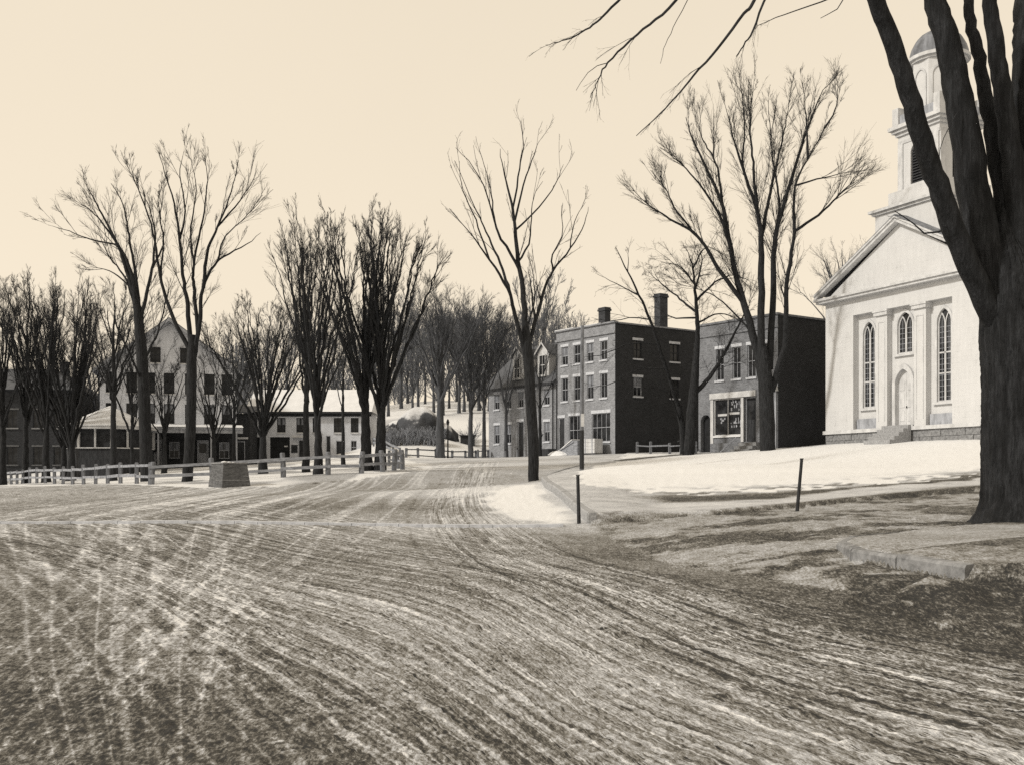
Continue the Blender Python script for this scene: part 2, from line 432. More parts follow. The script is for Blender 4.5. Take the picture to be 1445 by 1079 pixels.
# ------------------------------------------------------------------ terrain: regions, steps, tracks
def poly_px(pts): return np.array([G(*p)[:2] for p in pts])
KERB = spline(np.array([G(*p)[:2] for p in ((832, 738), (812, 722), (795, 706), (780, 694), (768, 685), (765, 677), (772, 671), (795, 663), (830, 655), (870, 649))]), 60)
LAWN_LOW = np.array([G(*p)[:2] for p in ((822, 690), (860, 698), (900, 702), (1000, 701), (1100, 697), (1200, 689), (1300, 681), (1390, 673), (1480, 665))])
STEP = np.array([G(*p)[:2] for p in ((832, 738), (900, 733), (1000, 727), (1120, 716), (1200, 708), (1300, 699), (1390, 690), (1500, 681))])
LAWN = np.vstack([LAWN_LOW, [(34, 50), (27.5, 57.5), (22, 66), (19.5, 70), (17.2, 72.3), (13.6, 77.0), (8.6, 82)], poly_px([(872, 651), (835, 660), (818, 669), (813, 680)])])
WALK = np.vstack([KERB[::-1], STEP, [(40, 60), (30, 75), (9, 86)]])                # everything above the kerb: walk and lawn
GREEN = np.vstack([poly_px([(-250, 684), (0, 685), (215, 685), (285, 689), (340, 688), (400, 685), (500, 676), (570, 668), (605, 663)]), G(617, 658)[:2], G(606, 654)[:2], G(585, 650)[:2], [(-9.5, 88), (-13, 100), (-30, 104), (-60, 104), (-150, 104)]])
RWALK_EDGE = np.array([G(*p)[:2] for p in ((1500, 838), (1440, 822), (1365, 810), (1300, 799), (1240, 790), (1200, 783), (1182, 776), (1186, 768), (1210, 764), (1260, 760))])
RWALK = np.vstack([RWALK_EDGE, poly_px([(1320, 752), (1400, 745), (1560, 735)])])
STREET_FAR = np.array([(8.0, 86.2), (4.0, 92), (0.0, 97.6), (-2.8, 101.5), (-5, 101), (-7.5, 98), (-10, 95), (-13, 95)])
ROAD_BACK = np.vstack([KERB[-1:], [(8.6, 85.4)], STREET_FAR])

s_in = np.linspace(-0.50, 0.50, 540)
s_all = np.r_[np.linspace(-1.25, -0.50, 46)[:-1], s_in, np.linspace(0.50, 1.25, 46)[1:]]
rows = [2.2]
while rows[-1] < 330:
    y = rows[-1]
    rows.append(y + (0.08 if y < 5.4 else min(max(0.00040 * y * y, 0.012), (0.0115 if y < 115 else 0.04) * y)))
yy = np.array(rows)
NR, NC = len(yy), len(s_all)
gx = s_all[None, :] * yy[:, None]; gy = np.repeat(yy[:, None], NC, 1)
gz = Zb(gx, gy)
near = gy < 112
# kerb steps
def step_up(mask_poly, line, h, soft):
    ins = inside(mask_poly, gx, gy)
    d = dist_line(line, gx, gy); sd = np.where(ins, d, -d) - .09
    return h * smooth(-soft, soft, sd) * (ins | (d < soft * 2))
far_fade = 1 - 0.75 * smooth(35, 60, gy)
gz += step_up(WALK, np.vstack([KERB[::-1], STEP]), 0.26, 0.06) * far_fade * (1 - 0.25 * smooth(12, 20, gx)) * (1 - .5 * smooth(2.5, 4.5, gx) * (gy < 45))
gz += step_up(RWALK, RWALK_EDGE, 0.115, 0.04)
# rounded rise where the big tree's roots lift the verge, hollow of the gutter before the kerb
dk = dist_line(RWALK_EDGE[:6], gx, gy)
gz -= 0.07 * np.exp(-(dk / 0.7) ** 2) * (~inside(RWALK, gx, gy))
gutter = np.array([G(*p)[:2] for p in ((840, 745), (900, 775), (1000, 795), (1120, 815), (1250, 840), (1445, 880))])
dg = dist_line(gutter, gx, gy)
gz -= 0.10 * np.exp(-(dg / 0.9) ** 2)
bank = poly_px([(1340, 812), (1445, 815), (1560, 830), (1560, 945), (1445, 905), (1300, 868), (1180, 836), (1240, 818)])
inb = inside(bank, gx, gy)

# --- low-frequency noise in numpy (value noise on a lattice)
def vnoise(x, y, s, seed):
    r = np.random.default_rng(seed); T = r.random((256, 256))
    u, v = x * s, y * s
    i, j = np.floor(u).astype(int), np.floor(v).astype(int); fu, fv = u - i, v - j
    fu = fu * fu * (3 - 2 * fu); fv = fv * fv * (3 - 2 * fv)
    a = T[i % 256, j % 256]; b = T[(i + 1) % 256, j % 256]; c = T[i % 256, (j + 1) % 256]; d = T[(i + 1) % 256, (j + 1) % 256]
    return (a * (1 - fu) + b * fu) * (1 - fv) + (c * (1 - fu) + d * fu) * fv
nA = vnoise(gx, gy, 0.25, 1); nB = vnoise(gx, gy, 1.1, 2); nC = vnoise(gx, gy, 4.0, 3)

# --- how much snow lies where (samples read off the photograph, spread over the road)
samp = [((40, 700), .52), ((200, 705), .42), ((400, 715), .32), ((560, 712), .32), ((640, 720), .32), ((640, 680), .56), ((560, 690), .50), ((650, 660), .70), ((720, 650), .70),
        ((740, 710), .97), ((775, 728), .95), ((705, 690), .90), ((690, 735), .62), ((100, 780), .24), ((300, 780), .30), ((500, 780), .44), ((700, 790), .50), ((850, 760), .36), ((900, 780), .26),
        ((100, 880), .26), ((300, 880), .34), ((500, 860), .46), ((700, 880), .54), ((900, 880), .50), ((1050, 850), .36), ((1200, 860), .14), ((1350, 880), .08), ((1445, 905), .10),
        ((60, 1000), .15), ((200, 1040), .20), ((400, 1000), .26), ((600, 980), .46), ((800, 980), .64), ((1000, 950), .56), ((1200, 950), .42), ((1400, 960), .32), ((1400, 1050), .50), ((1100, 1050), .62), ((900, 1060), .58), ((650, 1070), .32), ((300, 1075), .22)]
SP = np.array([[*G(*p)[:2], v] for p, v in samp])
snow = np.zeros_like(gx); wsum = np.zeros_like(gx)
for x, y, v in SP:
    w = 1 / (((gx - x) ** 2 + (gy - y) ** 2) / (0.02 * (y + 4) ** 2) + 0.15) ** 1.6
    snow += w * v; wsum += w
snow /= wsum
snow += (nA - 0.5) * 0.10 + (nB - 0.5) * 0.08 - 0.005
bankp = poly_px([(764, 683), (778, 695), (794, 708), (812, 726), (822, 737), (770, 739), (735, 733), (690, 722), (672, 706), (690, 692), (725, 683)])
d_b = dist_line(np.vstack([bankp, bankp[:1]]), gx, gy); ib = np.where(inside(bankp, gx, gy), d_b, -d_b)
snow = np.maximum(snow, smooth(-.7, .5, ib + (nB - .5) * .8) * 1.0)
# street in front of the brick row: packed snow
snow = np.where((gy > 62) & near, np.maximum(snow, 0.76 + (nB - .5) * .2), snow)
jx, jy = gx + (nB - .5) * .5 + (nC - .5) * .25, gy + (vnoise(gx, gy, 1.4, 41) - .5) * 1.6 + (vnoise(gx, gy, 5.0, 42) - .5) * .5
in_lawn = inside(LAWN, jx, jy); in_walk = inside(WALK, gx, gy) & ~in_lawn; in_green = inside(GREEN, jx, jy); in_rwalk = inside(RWALK, gx, gy)
d_low = dist_line(LAWN_LOW, gx, gy); d_step = dist_line(STEP, gx, gy); d_kerb = dist_line(KERB, gx, gy)
verge_poly = np.vstack([STEP, poly_px([(1500, 730), (1320, 752), (1186, 768), (1182, 776), (1240, 792), (1365, 814), (1500, 842), (1500, 900), (1445, 885), (1250, 830), (1100, 810), (960, 790), (880, 762)])])
in_verge = inside(verge_poly, gx, gy) & ~in_rwalk & ~in_walk
far_ground = (gy > 60) & ~in_green & (gx < 0)
# walk: grey trodden snow, a bare strip of grass under the lawn's edge, a dark riser at its foot
walk_v = 0.73 + (nB - .5) * .16 + (nC - .5) * 0.08
strip = np.exp(-((d_low - 1.8 + 1.1 * smooth(7, 12, gx) + (nB - .5) * .9) / (1.35 - .95 * smooth(7.5, 12, gx))) ** 4) * smooth(3.7, 5.2, gx + (nB - .5))
walk_v = walk_v - 0.58 * strip
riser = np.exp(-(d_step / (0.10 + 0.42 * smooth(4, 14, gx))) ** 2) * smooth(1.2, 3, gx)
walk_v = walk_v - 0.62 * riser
lawn_v = np.clip(1.0 - 0.75 * np.exp(-(d_low / 1.6) ** 2) * smooth(0.45, 0.62, .45 * vnoise(gx * .6, gy * 1.6, 1.0, 5) + .55 * vnoise(gx * 1.2, gy * 1.6, 2.6, 6)) * smooth(2.6, 5, gx), 0, 1)
back_edge = np.vstack([poly_px([(868, 651), (915, 646)]), [(13.2, 76.2), (16.9, 71.8), (18.9, 69.6)]])
lawn_v = lawn_v - .95 * np.exp(-(dist_line(back_edge, gx, gy) / .8) ** 2) * (.5 + nB)
snow = np.where(in_walk, walk_v, snow); snow = np.where(in_lawn, lawn_v, snow)
vb = .6 * vnoise(gx * .8, gy * 1.2, 0.8, 9) + .4 * vnoise(gx * .8, gy * 1.2, 2.6, 10)
verge_v = 0.56 - 0.36 * smooth(0.46, 0.66, vb) + (nC - .5) * .15
verge_v = np.where((gx < 2.6) & (gy < 29), np.maximum(verge_v, .35), verge_v)
verge_v = verge_v - 0.35 * np.exp(-(dist_line(STEP[3:], gx, gy - 1.4) / 1.0) ** 2) * vb * 1.6
snow = np.where(in_verge, verge_v, snow)
snow = np.where(inb & ~in_rwalk, 0.11 + 0.4 * smooth(.66, .8, nC) * smooth(.4, .65, nB), snow)
rw_line = np.array([G(*p)[:2] for p in ((1255, 792), (1330, 781), (1400, 773), (1500, 764))])
rw_v = 0.56 + (nB - .5) * .14 - 0.42 * np.exp(-(dist_line(rw_line, gx, gy) / 0.07) ** 2)
front_grass = inside(np.vstack([rw_line, poly_px([(1500, 838), (1440, 822), (1365, 810), (1290, 797)])]), gx, gy)
rw_v = np.where(front_grass, 0.44 + (nC - .5) * .25 - .2 * smooth(.45, .7, nB) * smooth(5.4, 6.2, gx), rw_v)
snow = np.where(in_rwalk, rw_v, snow)
tree_foot = np.hypot(gx - 10.3, (gy - 22.0) * 1.0)
snow = np.where(tree_foot < 3, snow - 0.45 * np.exp(-((tree_foot - .9) / .7) ** 2) * (0.4 + nB), snow)
green_v = 0.96 - 0.35 * smooth(.58, .74, vnoise(gx, gy, .45, 11))
d_gedge = dist_line(GREEN[1:12], gx, gy)
green_v = green_v - 0.75 * np.exp(-(d_gedge / 0.16) ** 2) * smooth(.3, .6, nB)
snow = np.where(in_green, green_v, snow)
snow = np.where((gy > 100) | (far_ground & (gy > 88)), 0.98 - 0.3 * smooth(.6, .8, vnoise(gx, gy, .2, 12)), snow)

# --- wheel and runner tracks, as curves on the ground between guide lines
def gl(pts): return spline(np.array([G(*p, lo=1.5)[:2] for p in pts]), 90)
fam = [
    (gl([(-90, 692), (200, 701), (480, 726), (700, 762), (1000, 835), (1250, 885), (1560, 940)]), gl([(-120, 745), (110, 800), (300, 885), (500, 985), (680, 1100), (800, 1240), (960, 1420)]), 46, .20),
    (gl([(664, 656), (644, 680), (560, 699), (400, 706), (200, 701), (50, 697), (-90, 692)]), gl([(722, 664), (690, 700), (625, 738), (460, 795), (240, 905), (90, 1060), (-20, 1250)]), 60, .24),
    (gl([(700, 658), (690, 690), (735, 742), (890, 800), (1150, 860), (1330, 890), (1560, 925)]), gl([(655, 658), (615, 700), (620, 755), (780, 860), (1010, 970), (1230, 1075), (1500, 1200)]), 40, .18),
    (gl([(-40, 735), (-35, 820), (-20, 920), (20, 1050), (80, 1250)]), gl([(360, 728), (330, 800), (300, 900), (290, 1020), (300, 1250)]), 10, .15),
    (gl([(100, 715), (150, 800), (210, 900), (275, 1000), (440, 1250)]), gl([(430, 728), (340, 800), (215, 900), (80, 1000), (-240, 1250)]), 10, .15),
]
track = np.zeros_like(gx)
cidx = np.arange(NC); ridx = np.arange(NR)
def splat(path, width, amp):
    d = np.diff(path, axis=0); L = np.r_[0, np.cumsum(np.hypot(d[:, 0], d[:, 1]))]
    ok = path[:, 1] > 2.4
    seg = np.maximum(0.005 * path[:, 1], 0.02)
    n = int(min(6000, (np.hypot(d[:, 0], d[:, 1]) / seg[:-1]).sum() + 2))
    # sample evenly in apparent length so near ground is not starved
    w = np.r_[0, np.cumsum(np.hypot(d[:, 0], d[:, 1]) / seg[:-1])]
    u = np.linspace(0, w[-1], n)
    X = np.interp(u, w, path[:, 0]); Y = np.interp(u, w, path[:, 1])
    k = (Y > 2.5) & (Y < 75)
    X, Y = X[k], Y[k]
    if len(X) < 3: return
    # broken up along its length
    gate = np.interp(np.arange(len(X)), np.linspace(0, len(X), max(4, len(X) // 110)), rng.random(max(4, len(X) // 110)))
    a = amp * smooth(0.15, 0.6, gate)
    ci = np.interp(X / Y, s_all, cidx); ri = np.interp(Y, yy, ridx)
    cw = np.gradient(s_all)[np.clip(ci.astype(int), 0, NC - 1)] * Y; rh = np.gradient(yy)[np.clip(ri.astype(int), 0, NR - 1)]
    for dc in range(-4, 5):
        for dr in range(-3, 4):
            c = np.round(ci).astype(int) + dc; r = np.round(ri).astype(int) + dr
            ddx = (c - ci) * cw; ddy = (r - ri) * rh
            wt = np.exp(-(ddx ** 2 + ddy ** 2) / (width ** 2))
            kk = (c >= 0) & (c < NC) & (r >= 0) & (r < NR) & (wt > .04)
            val = a[kk] * wt[kk]
            rr, cc = r[kk], c[kk]
            if amp > 0: np.maximum.at(cur, (rr, cc), val)
            else: np.minimum.at(cur, (rr, cc), val)
for g0, g1, n, amp in fam:
    for q in range(n):
        lam0 = rng.uniform(-.05, 1.05); lam1 = lam0 + rng.normal(0, .10); bow = rng.normal(0, .03)
        tt = np.linspace(0, 1, 90)
        lam = (lam0 + (lam1 - lam0) * tt + bow * np.sin(tt * math.pi) + .012 * np.sin(tt * rng.uniform(8, 20) + rng.uniform(0, 6)))[:, None]
        path = g0 * (1 - lam) + g1 * lam
        tn = np.gradient(path, axis=0); tn /= np.linalg.norm(tn, axis=1)[:, None]; nm = np.c_[-tn[:, 1], tn[:, 0]]
        sgn = 1 if n < 36 or n == 60 or rng.random() < .8 else -1
        wdt = rng.uniform(.010, .024) if sgn > 0 else rng.uniform(.025, .06)
        for off in ((-.65, .65) if rng.random() < .6 else (0,)):
            cur = np.zeros_like(track)
            splat(path + nm * off, wdt, sgn * amp * rng.uniform(.5, 1.25))
            track += cur
track = np.clip(track, -.42, .40)
on_road = ~(in_lawn | in_walk | in_green | in_rwalk | in_verge) & (gy < 75)
track *= (.25 + .75 * smooth(.05, .3, snow)) * on_road * (1 - 0.8 * smooth(.75, .95, snow))
def cross(g0, g1, per_m, lo_=-.15, hi_=1.15):
    lams = np.linspace(lo_, hi_, 70); lam = np.empty_like(gx); w_ = np.empty_like(gx)
    cur_ = [(g0 * (1 - l_) + g1 * l_) for l_ in lams]
    wid = np.linalg.norm(g1[45] - g0[45]) * per_m
    for r in range(NR):
        xs = np.array([np.interp(yy[r], q[::-1, 1], q[::-1, 0]) if q[0, 1] > q[-1, 1] else np.interp(yy[r], q[:, 1], q[:, 0]) for q in cur_]) if yy[r] < 75 else None
        if xs is None: lam[r] = 0; w_[r] = 0; continue
        o_ = np.argsort(xs)
        lam[r] = np.interp(gx[r], xs[o_], lams[o_]); w_[r] = smooth(xs[o_][0], xs[o_][0] + .15 * (xs.max() - xs.min()) + .01, gx[r]) * (1 - smooth(xs[o_][-1] - .15 * (xs.max() - xs.min()) - .01, xs[o_][-1], gx[r]))
    return lam * wid, w_
lamA, wA = cross(fam[0][0], fam[0][1], 9.0); lamC, wC = cross(fam[2][0], fam[2][1], 9.0); lamD, wD = cross(fam[3][0], fam[3][1], 7.0)
lamE, wE = cross(gl([(-150, 735), (-60, 820), (40, 920), (160, 1050), (380, 1300)]), gl([(230, 728), (340, 800), (450, 890), (600, 1000), (900, 1300)]), 7.0)
lamF, wF = cross(gl([(150, 735), (60, 820), (-40, 920), (-150, 1050), (-300, 1300)]), gl([(560, 728), (450, 800), (320, 890), (170, 1010), (-80, 1300)]), 7.0)
keep = on_road * (1 - .9 * smooth(.7, .92, snow)) * (.35 + .65 * smooth(.05, .3, snow)); wA = wA * keep; wC = wC * keep; k2 = on_road * (1 - .9 * smooth(.7, .92, snow)); wD = wD * k2; wE = wE * k2; wF = wF * k2
# rough crumbs on the road, ruts pressed in
rx_, ry_ = gx * .8 + gy * .6, gy * .8 - gx * .6
lump = (vnoise(rx_, ry_, 13.0, 21) - .5) * .016 + (vnoise(ry_, rx_ * .7, 23.0, 25) - .5) * .014 + (vnoise(rx_, ry_, 3.0, 22) - .5) * .012 + .022 * smooth(.62, .95, vnoise(rx_, ry_ * .8, 6.0, 31)) * smooth(.3, .6, nB)
gz += np.where(on_road & (gy < 60), lump + np.clip(-track, -.4, .5) * .016, 0)
gz += np.where(in_verge | inb, (vnoise(rx_, ry_, 6.0, 23) - .5) * .06 + (nB - .5) * .06, 0)
gz += np.where(in_lawn, (nC - .5) * .03 + (nA - .5) * .06, 0)
gz += np.where(inb, (vnoise(gx, gy, 2.2, 24) - .4) * .16, 0)

reg = np.full(gx.shape, 5)                    # 0 road 1 green 2 lawn 3 walk 4 verge 5 hill/yard 6 right walk
reg[(gy < 82)] = 0
reg[(gy >= 60) & (gx < -9 - (gy - 60) * .1)] = 5
street = inside(np.vstack([[(-9, 60), (12, 60)], KERB[-1:], [(8.6, 85.6)], STREET_FAR]), gx, gy)
reg[street] = 0
reg[(gy >= 60) & (gx > 6) & ~street] = 5
reg[in_walk] = 3; reg[in_lawn] = 2; reg[in_verge] = 4; reg[in_green] = 1; reg[in_rwalk] = 6
reg[(gx > 9) & (gy < 60) & (reg == 0) & (gy > 14)] = 4
reg[inb & ~in_rwalk] = 4
gid = np.arange(NR * NC).reshape(NR, NC)
quad = np.stack([gid[:-1, :-1], gid[:-1, 1:], gid[1:, 1:], gid[1:, :-1]], -1).reshape(-1, 4)
freg = reg[:-1, :-1].ravel()
VALL = np.stack([gx, gy, gz], -1).reshape(-1, 3); SN = np.clip(snow, 0, 1).ravel(); TR = track.ravel()
for k, nm in ((0, 'road'), (1, 'snowy_green'), (2, 'church_lawn'), (3, 'pavement'), (4, 'verge'), (5, 'hillside'), (6, 'footpath')):
    q = quad[freg == k]
    u, inv = np.unique(q, return_inverse=True)
    me = np_mesh(nm, VALL[u], inv.reshape(-1, 4), M['ground'], True, {'snow': SN[u], 'track': TR[u], **({} if k else {'lam_a': lamA.ravel()[u], 'lam_a_w': wA.ravel()[u], 'lam_c': lamC.ravel()[u], 'lam_c_w': wC.ravel()[u], 'lam_d': lamD.ravel()[u], 'lam_d_w': wD.ravel()[u], 'lam_e': lamE.ravel()[u], 'lam_e_w': wE.ravel()[u], 'lam_f': lamF.ravel()[u], 'lam_f_w': wF.ravel()[u]})})
    tag(link_mesh(nm, me), kind='structure')
# the country beyond, one sheet out to the horizon, a little below the surveyed ground
ox = np.r_[-2200, -1200, -700, np.linspace(-420, 420, 100), 700, 1200, 2200]; oy = np.r_[-2200, -1200, -700, np.linspace(-380, 460, 100), 700, 1200, 2200]
OX, OY = np.meshgrid(ox, oy)
OZ = Zb(np.clip(OX, -220, 220), np.clip(OY, -60, 360)) - 0.9
ii = np.arange(OX.size).reshape(OX.shape)
oq = np.stack([ii[:-1, :-1], ii[:-1, 1:], ii[1:, 1:], ii[1:, :-1]], -1).reshape(-1, 4)
me = np_mesh('ground', np.stack([OX, OY, OZ], -1).reshape(-1, 3), oq, M['ground'], True, {'snow': np.full(OX.size, .85), 'track': np.zeros(OX.size)})
tag(link_mesh('ground', me), kind='structure')

def Z(x, y):
    """walking height, kerb steps included"""
    x, y = float(x), float(y)
    z = float(Zb(x, y)); a, b = np.array([x]), np.array([y])
    if inside(WALK, a, b)[0]: z += 0.26 * (1 - .75 * float(smooth(35, 60, y))) * (1 - .25 * float(smooth(12, 20, x))) * (1 - .5 * float(smooth(2.5, 4.5, x)) * (y < 45))
    if inside(RWALK, a, b)[0]: z += 0.115
    return z
def GP(px, py):
    g = G(px, py); return np.array([g[0], g[1], Z(g[0], g[1])])
def at_depth(px, d):
    x = (px - CX) / FPX * d; return np.array([x, d, Z(x, d)])

# ------------------------------------------------------------------ kerb stones and the stone crossing
def kerb(name, line, label, hgt, wid, inward, group, mat='granite'):
    root = empty(name, (line[0][0], line[0][1], float(Zb(*line[0]))))
    tag(root, label, 'kerb', group)
    pts = [line[0]]; acc = 0
    fine = resample(np.asarray(line), .05)
    nxt = random.uniform(.9, 1.5)
    for a, b in zip(fine[:-1], fine[1:]):
        acc += np.hypot(*(b - a))
        if acc >= nxt: pts.append(b); acc = 0; nxt = random.uniform(.9, 1.6)
    pts.append(fine[-1])
    base = np.array(root.location)
    for a, b in zip(pts[:-1], pts[1:]):
        d = b - a; L = np.hypot(*d)
        if L < .3: continue
        d = d / L; nrm = np.array([-d[1], d[0]]) * inward
        za, zb = float(Zb(*a)), float(Zb(*b))
        j = random.uniform(-.015, .015); fade = 1 - .75 * float(smooth(35, 60, a[1]))
        h = hgt * max(fade, .35)
        vs = []
        for p, z in ((a + d * .012, za), (b - d * .012, zb)):
            for k, zz in ((-.03, -.25), (wid, -.25), (wid, h + j), (0.0, h + j - .012), (-.028, h + j - .05)):
                q = p + nrm * k
                vs.append((q[0] - base[0], q[1] - base[1], z + zz - base[2]))
        m = MB(); m.add(vs, [(0, 1, 2, 3, 4), (9, 8, 7, 6, 5), (0, 5, 6, 1), (1, 6, 7, 2), (2, 7, 8, 3), (3, 8, 9, 4), (4, 9, 5, 0)])
        m.build('kerb_stone', M[mat], root)
    return root
kerb('kerb', KERB[:52], 'granite kerb curving past the lone elm between snow bank and pavement', .285, .18, -1, 'granite kerbs')
kerb('kerb', RWALK_EDGE[2:], 'granite kerb edging the raised footpath before the big tree', .122, .12, -1, 'granite kerbs', 'stone')

ca, cb = G(-60, 738)[:2], G(795, 741)[:2]
cr_ = empty('stone_crossing', (*ca, float(Zb(*ca)))); tag(cr_, kind='structure')
n = 26
for i in range(n):
    a, b = ca + (cb - ca) * (i + .01) / n, ca + (cb - ca) * (i + .99) / n
    za, zb = float(Zb(*a)) + random.uniform(.05, .07), float(Zb(*b)) + random.uniform(.05, .07)
    d_ = (b - a) / np.hypot(*(b - a)); nn_ = np.array([-d_[1], d_[0]]) * .16
    vs = [(*(p + s_ * nn_ - ca), z + dz - cr_.location[2]) for p, z in ((a, za), (b, zb)) for s_, dz in ((-1, -.2), (1, -.2), (1, 0), (-1, 0))]
    MB().add(vs, [(0, 1, 2, 3), (7, 6, 5, 4), (1, 0, 4, 5), (2, 1, 5, 6), (3, 2, 6, 7), (0, 3, 7, 4)]).build('slab', M['lintel'], cr_)

# ------------------------------------------------------------------ building kit
def panel(parent, L, H, openings, mat, loc=(0, 0, 0), rz=0.0, reveal=0.2, name='wall', z0=0.0):
    """wall face x 0..L, z z0..H, outside is -y; rectangular openings (x0,x1,za,zb) with reveals"""
    xs = sorted({0.0, L, *[v for o in openings for v in o[:2]]}); zs = sorted({z0, H, *[v for o in openings for v in o[2:4]]})
    m = MB()
    for xa, xb in zip(xs[:-1], xs[1:]):
        for za, zb in zip(zs[:-1], zs[1:]):
            cx_, cz_ = (xa + xb) / 2, (za + zb) / 2
            if any(o[0] < cx_ < o[1] and o[2] < cz_ < o[3] for o in openings): continue
            m.add([(xa, 0, za), (xb, 0, za), (xb, 0, zb), (xa, 0, zb)], [(0, 1, 2, 3)])
    for x0, x1, za, zb in [o[:4] for o in openings]:
        r = reveal
        m.add([(x0, 0, za), (x0, r, za), (x0, r, zb), (x0, 0, zb)], [(0, 1, 2, 3)])
        m.add([(x1, 0, za), (x1, 0, zb), (x1, r, zb), (x1, r, za)], [(0, 1, 2, 3)])
        m.add([(x0, 0, zb), (x0, r, zb), (x1, r, zb), (x1, 0, zb)], [(0, 1, 2, 3)])
        m.add([(x0, 0, za), (x1, 0, za), (x1, r, za), (x0, r, za)], [(0, 1, 2, 3)])
    return m.build(name, mat, parent, loc, rz)

_win = {}
def window(parent, x, z, w, h, loc=(0, 0, 0), rz=0.0, bars=(1, 1), frame='trim_grey', lintel=None, sill='lintel', pane='glass', depth=0.11, lint_h=0.22, curtain=False, over=.12):
    """sash window with its foot centred at (x, z) on a wall placed by loc, rz; parts: frame > pane, lintel, sill"""
    key = (round(w, 2), round(h, 2), bars, frame, depth)
    if key not in _win:
        m = MB(); t_ = .065; a, b = depth - .05, depth + .04
        m.box(-w / 2, -w / 2 + t_, a, b, 0, h); m.box(w / 2 - t_, w / 2, a, b, 0, h)
        m.box(-w / 2 + t_, w / 2 - t_, a, b, 0, t_); m.box(-w / 2 + t_, w / 2 - t_, a, b, h - t_, h)
        for k in range(1, bars[0] + 1):
            xx = -w / 2 + w * k / (bars[0] + 1); m.box(xx - .018, xx + .018, a + .02, b - .01, t_, h - t_)
        for k in range(1, bars[1] + 1):
            zz = h * k / (bars[1] + 1); m.box(-w / 2 + t_, w / 2 - t_, a + .012, b - .004, zz - .03, zz + .03)
        p = MB().box(-w / 2 + .03, w / 2 - .03, depth + .02, depth + .032, .03, h - .03)
        _win[key] = (m.mesh('window', M[frame]), p)
    me, p = _win[key]
    c, s = math.cos(rz), math.sin(rz)
    lx = loc[0] + c * x; ly = loc[1] + s * x
    o = link_mesh('window', me, parent, (lx, ly, loc[2] + z), rz)
    p.build('pane', M[pane], o)
    if curtain:
        MB().box(-w / 2 + .08, -.06, depth + .005, depth + .016, h * .5, h - .07).box(.06, w / 2 - .08, depth + .005, depth + .016, h * .5, h - .07).build('curtain', M['curtain'], o)
    if lintel: MB().box(-w / 2 - over, w / 2 + over, -.03, .10, h + .003, h + lint_h).build('lintel', M[lintel], o)
    if sill: MB().box(-w / 2 - over * .8, w / 2 + over * .8, -.09, .10, -.13, -.003).build('sill', M[sill], o)
    return o

def door(parent, x, z, w, h, loc=(0, 0, 0), rz=0.0, mat='dark_wood', frame='trim_grey', lintel=None, depth=.14, glazed=False):
    m = MB(); t_ = .08
    m.box(-w / 2, -w / 2 + t_, depth - .08, depth + .05, 0, h); m.box(w / 2 - t_, w / 2, depth - .08, depth + .05, 0, h); m.box(-w / 2 + t_, w / 2 - t_, depth - .08, depth + .05, h - t_, h)
    c, s = math.cos(rz), math.sin(rz)
    o = m.build('door', M[frame], parent, (loc[0] + c * x, loc[1] + s * x, loc[2] + z), rz)
    l = MB().box(-w / 2 + t_, w / 2 - t_, depth, depth + .04, .02, h - t_ - .01)
    for zz, hh in ((.15, .55), (.85, .9)):
        for sx in (-1, 1):
            l.box(sx * w * .2 - w * .13, sx * w * .2 + w * .13, depth - .015, depth, zz * h / 2.1, min((zz + hh) * h / 2.1, h - .25))
    l.build('leaf', M[mat], o)
    MB().box(w * .28, w * .33, depth - .07, depth - .015, h * .46, h * .49).build('handle', M['iron'], o)
    if glazed: MB().box(-w / 2 + .18, w / 2 - .18, depth - .02, depth - .016, h * .5, h - .3).build('pane', M['glass'], o)
    if lintel: MB().box(-w / 2 - .12, w / 2 + .12, -.03, .10, h + .003, h + .24).build('lintel', M[lintel], o)
    return o

def chimney(parent, x, y, z0, z1, w=.8, d=.6, mat='brick_dark'):
    o = MB().box(x - w / 2, x + w / 2, y - d / 2, y + d / 2, z0, z1).build('chimney', M[mat], parent)
    MB().box(x - w / 2 - .07, x + w / 2 + .07, y - d / 2 - .07, y + d / 2 + .07, z1 + .002, z1 + .16).box(x - w / 2 - .02, x + w / 2 + .02, y - d / 2 - .02, y + d / 2 + .02, z1 + .162, z1 + .3).build('chimney_cap', M[mat], o)
    return o

H2 = math.pi / 2
BU = np.array([1102.0, -1550.0]); BU /= np.linalg.norm(BU); BN = np.array([-BU[1], BU[0]])
BO = np.array([(868 - CX) / FPX * 87, 87.0]); BRZ = math.atan2(BU[1], BU[0])
def bpt(u, n=0.0): return BO + BU * u + BN * n
ZE = EYE            # measured heights below are above eye level

# ------------------------------------------------------------------ three-storey brick block
b1 = empty('brick_block', (*bpt(-7.6), ZE + 2.0), BRZ)
tag(b1, 'three-storey brick block with pale lintels, shop windows and two chimneys', 'building')
L1, T1, D1 = 7.6, 10.45, 13.0
ops = []
wx = [(-6.45) + 7.6, (-4.81) + 7.6, (-3.10) + 7.6, (-1.38) + 7.6]
for x in wx:
    ops += [(x - .42, x + .42, 7.62, 9.15), (x - .42, x + .42, 4.60, 6.55)]
ops += [(.30, 1.10, .12, 3.25), (1.70, 3.30, .95, 3.35), (4.72, 7.0, 1.1, 3.4)]
panel(b1, L1, T1, ops, M['brick_lit'], reveal=.24, z0=-1.2)
for i, x in enumerate(wx):
    window(b1, x, 7.62, .84, 1.53, lintel='lintel', curtain=(i % 2 == 0)); window(b1, x, 4.60, .84, 1.95, lintel='lintel', curtain=(i == 2))
door(b1, .70, .12, .80, 3.13, lintel='lintel')
window(b1, 2.5, .95, 1.6, 2.4, bars=(2, 1), lintel='lintel', lint_h=.22, over=.05)
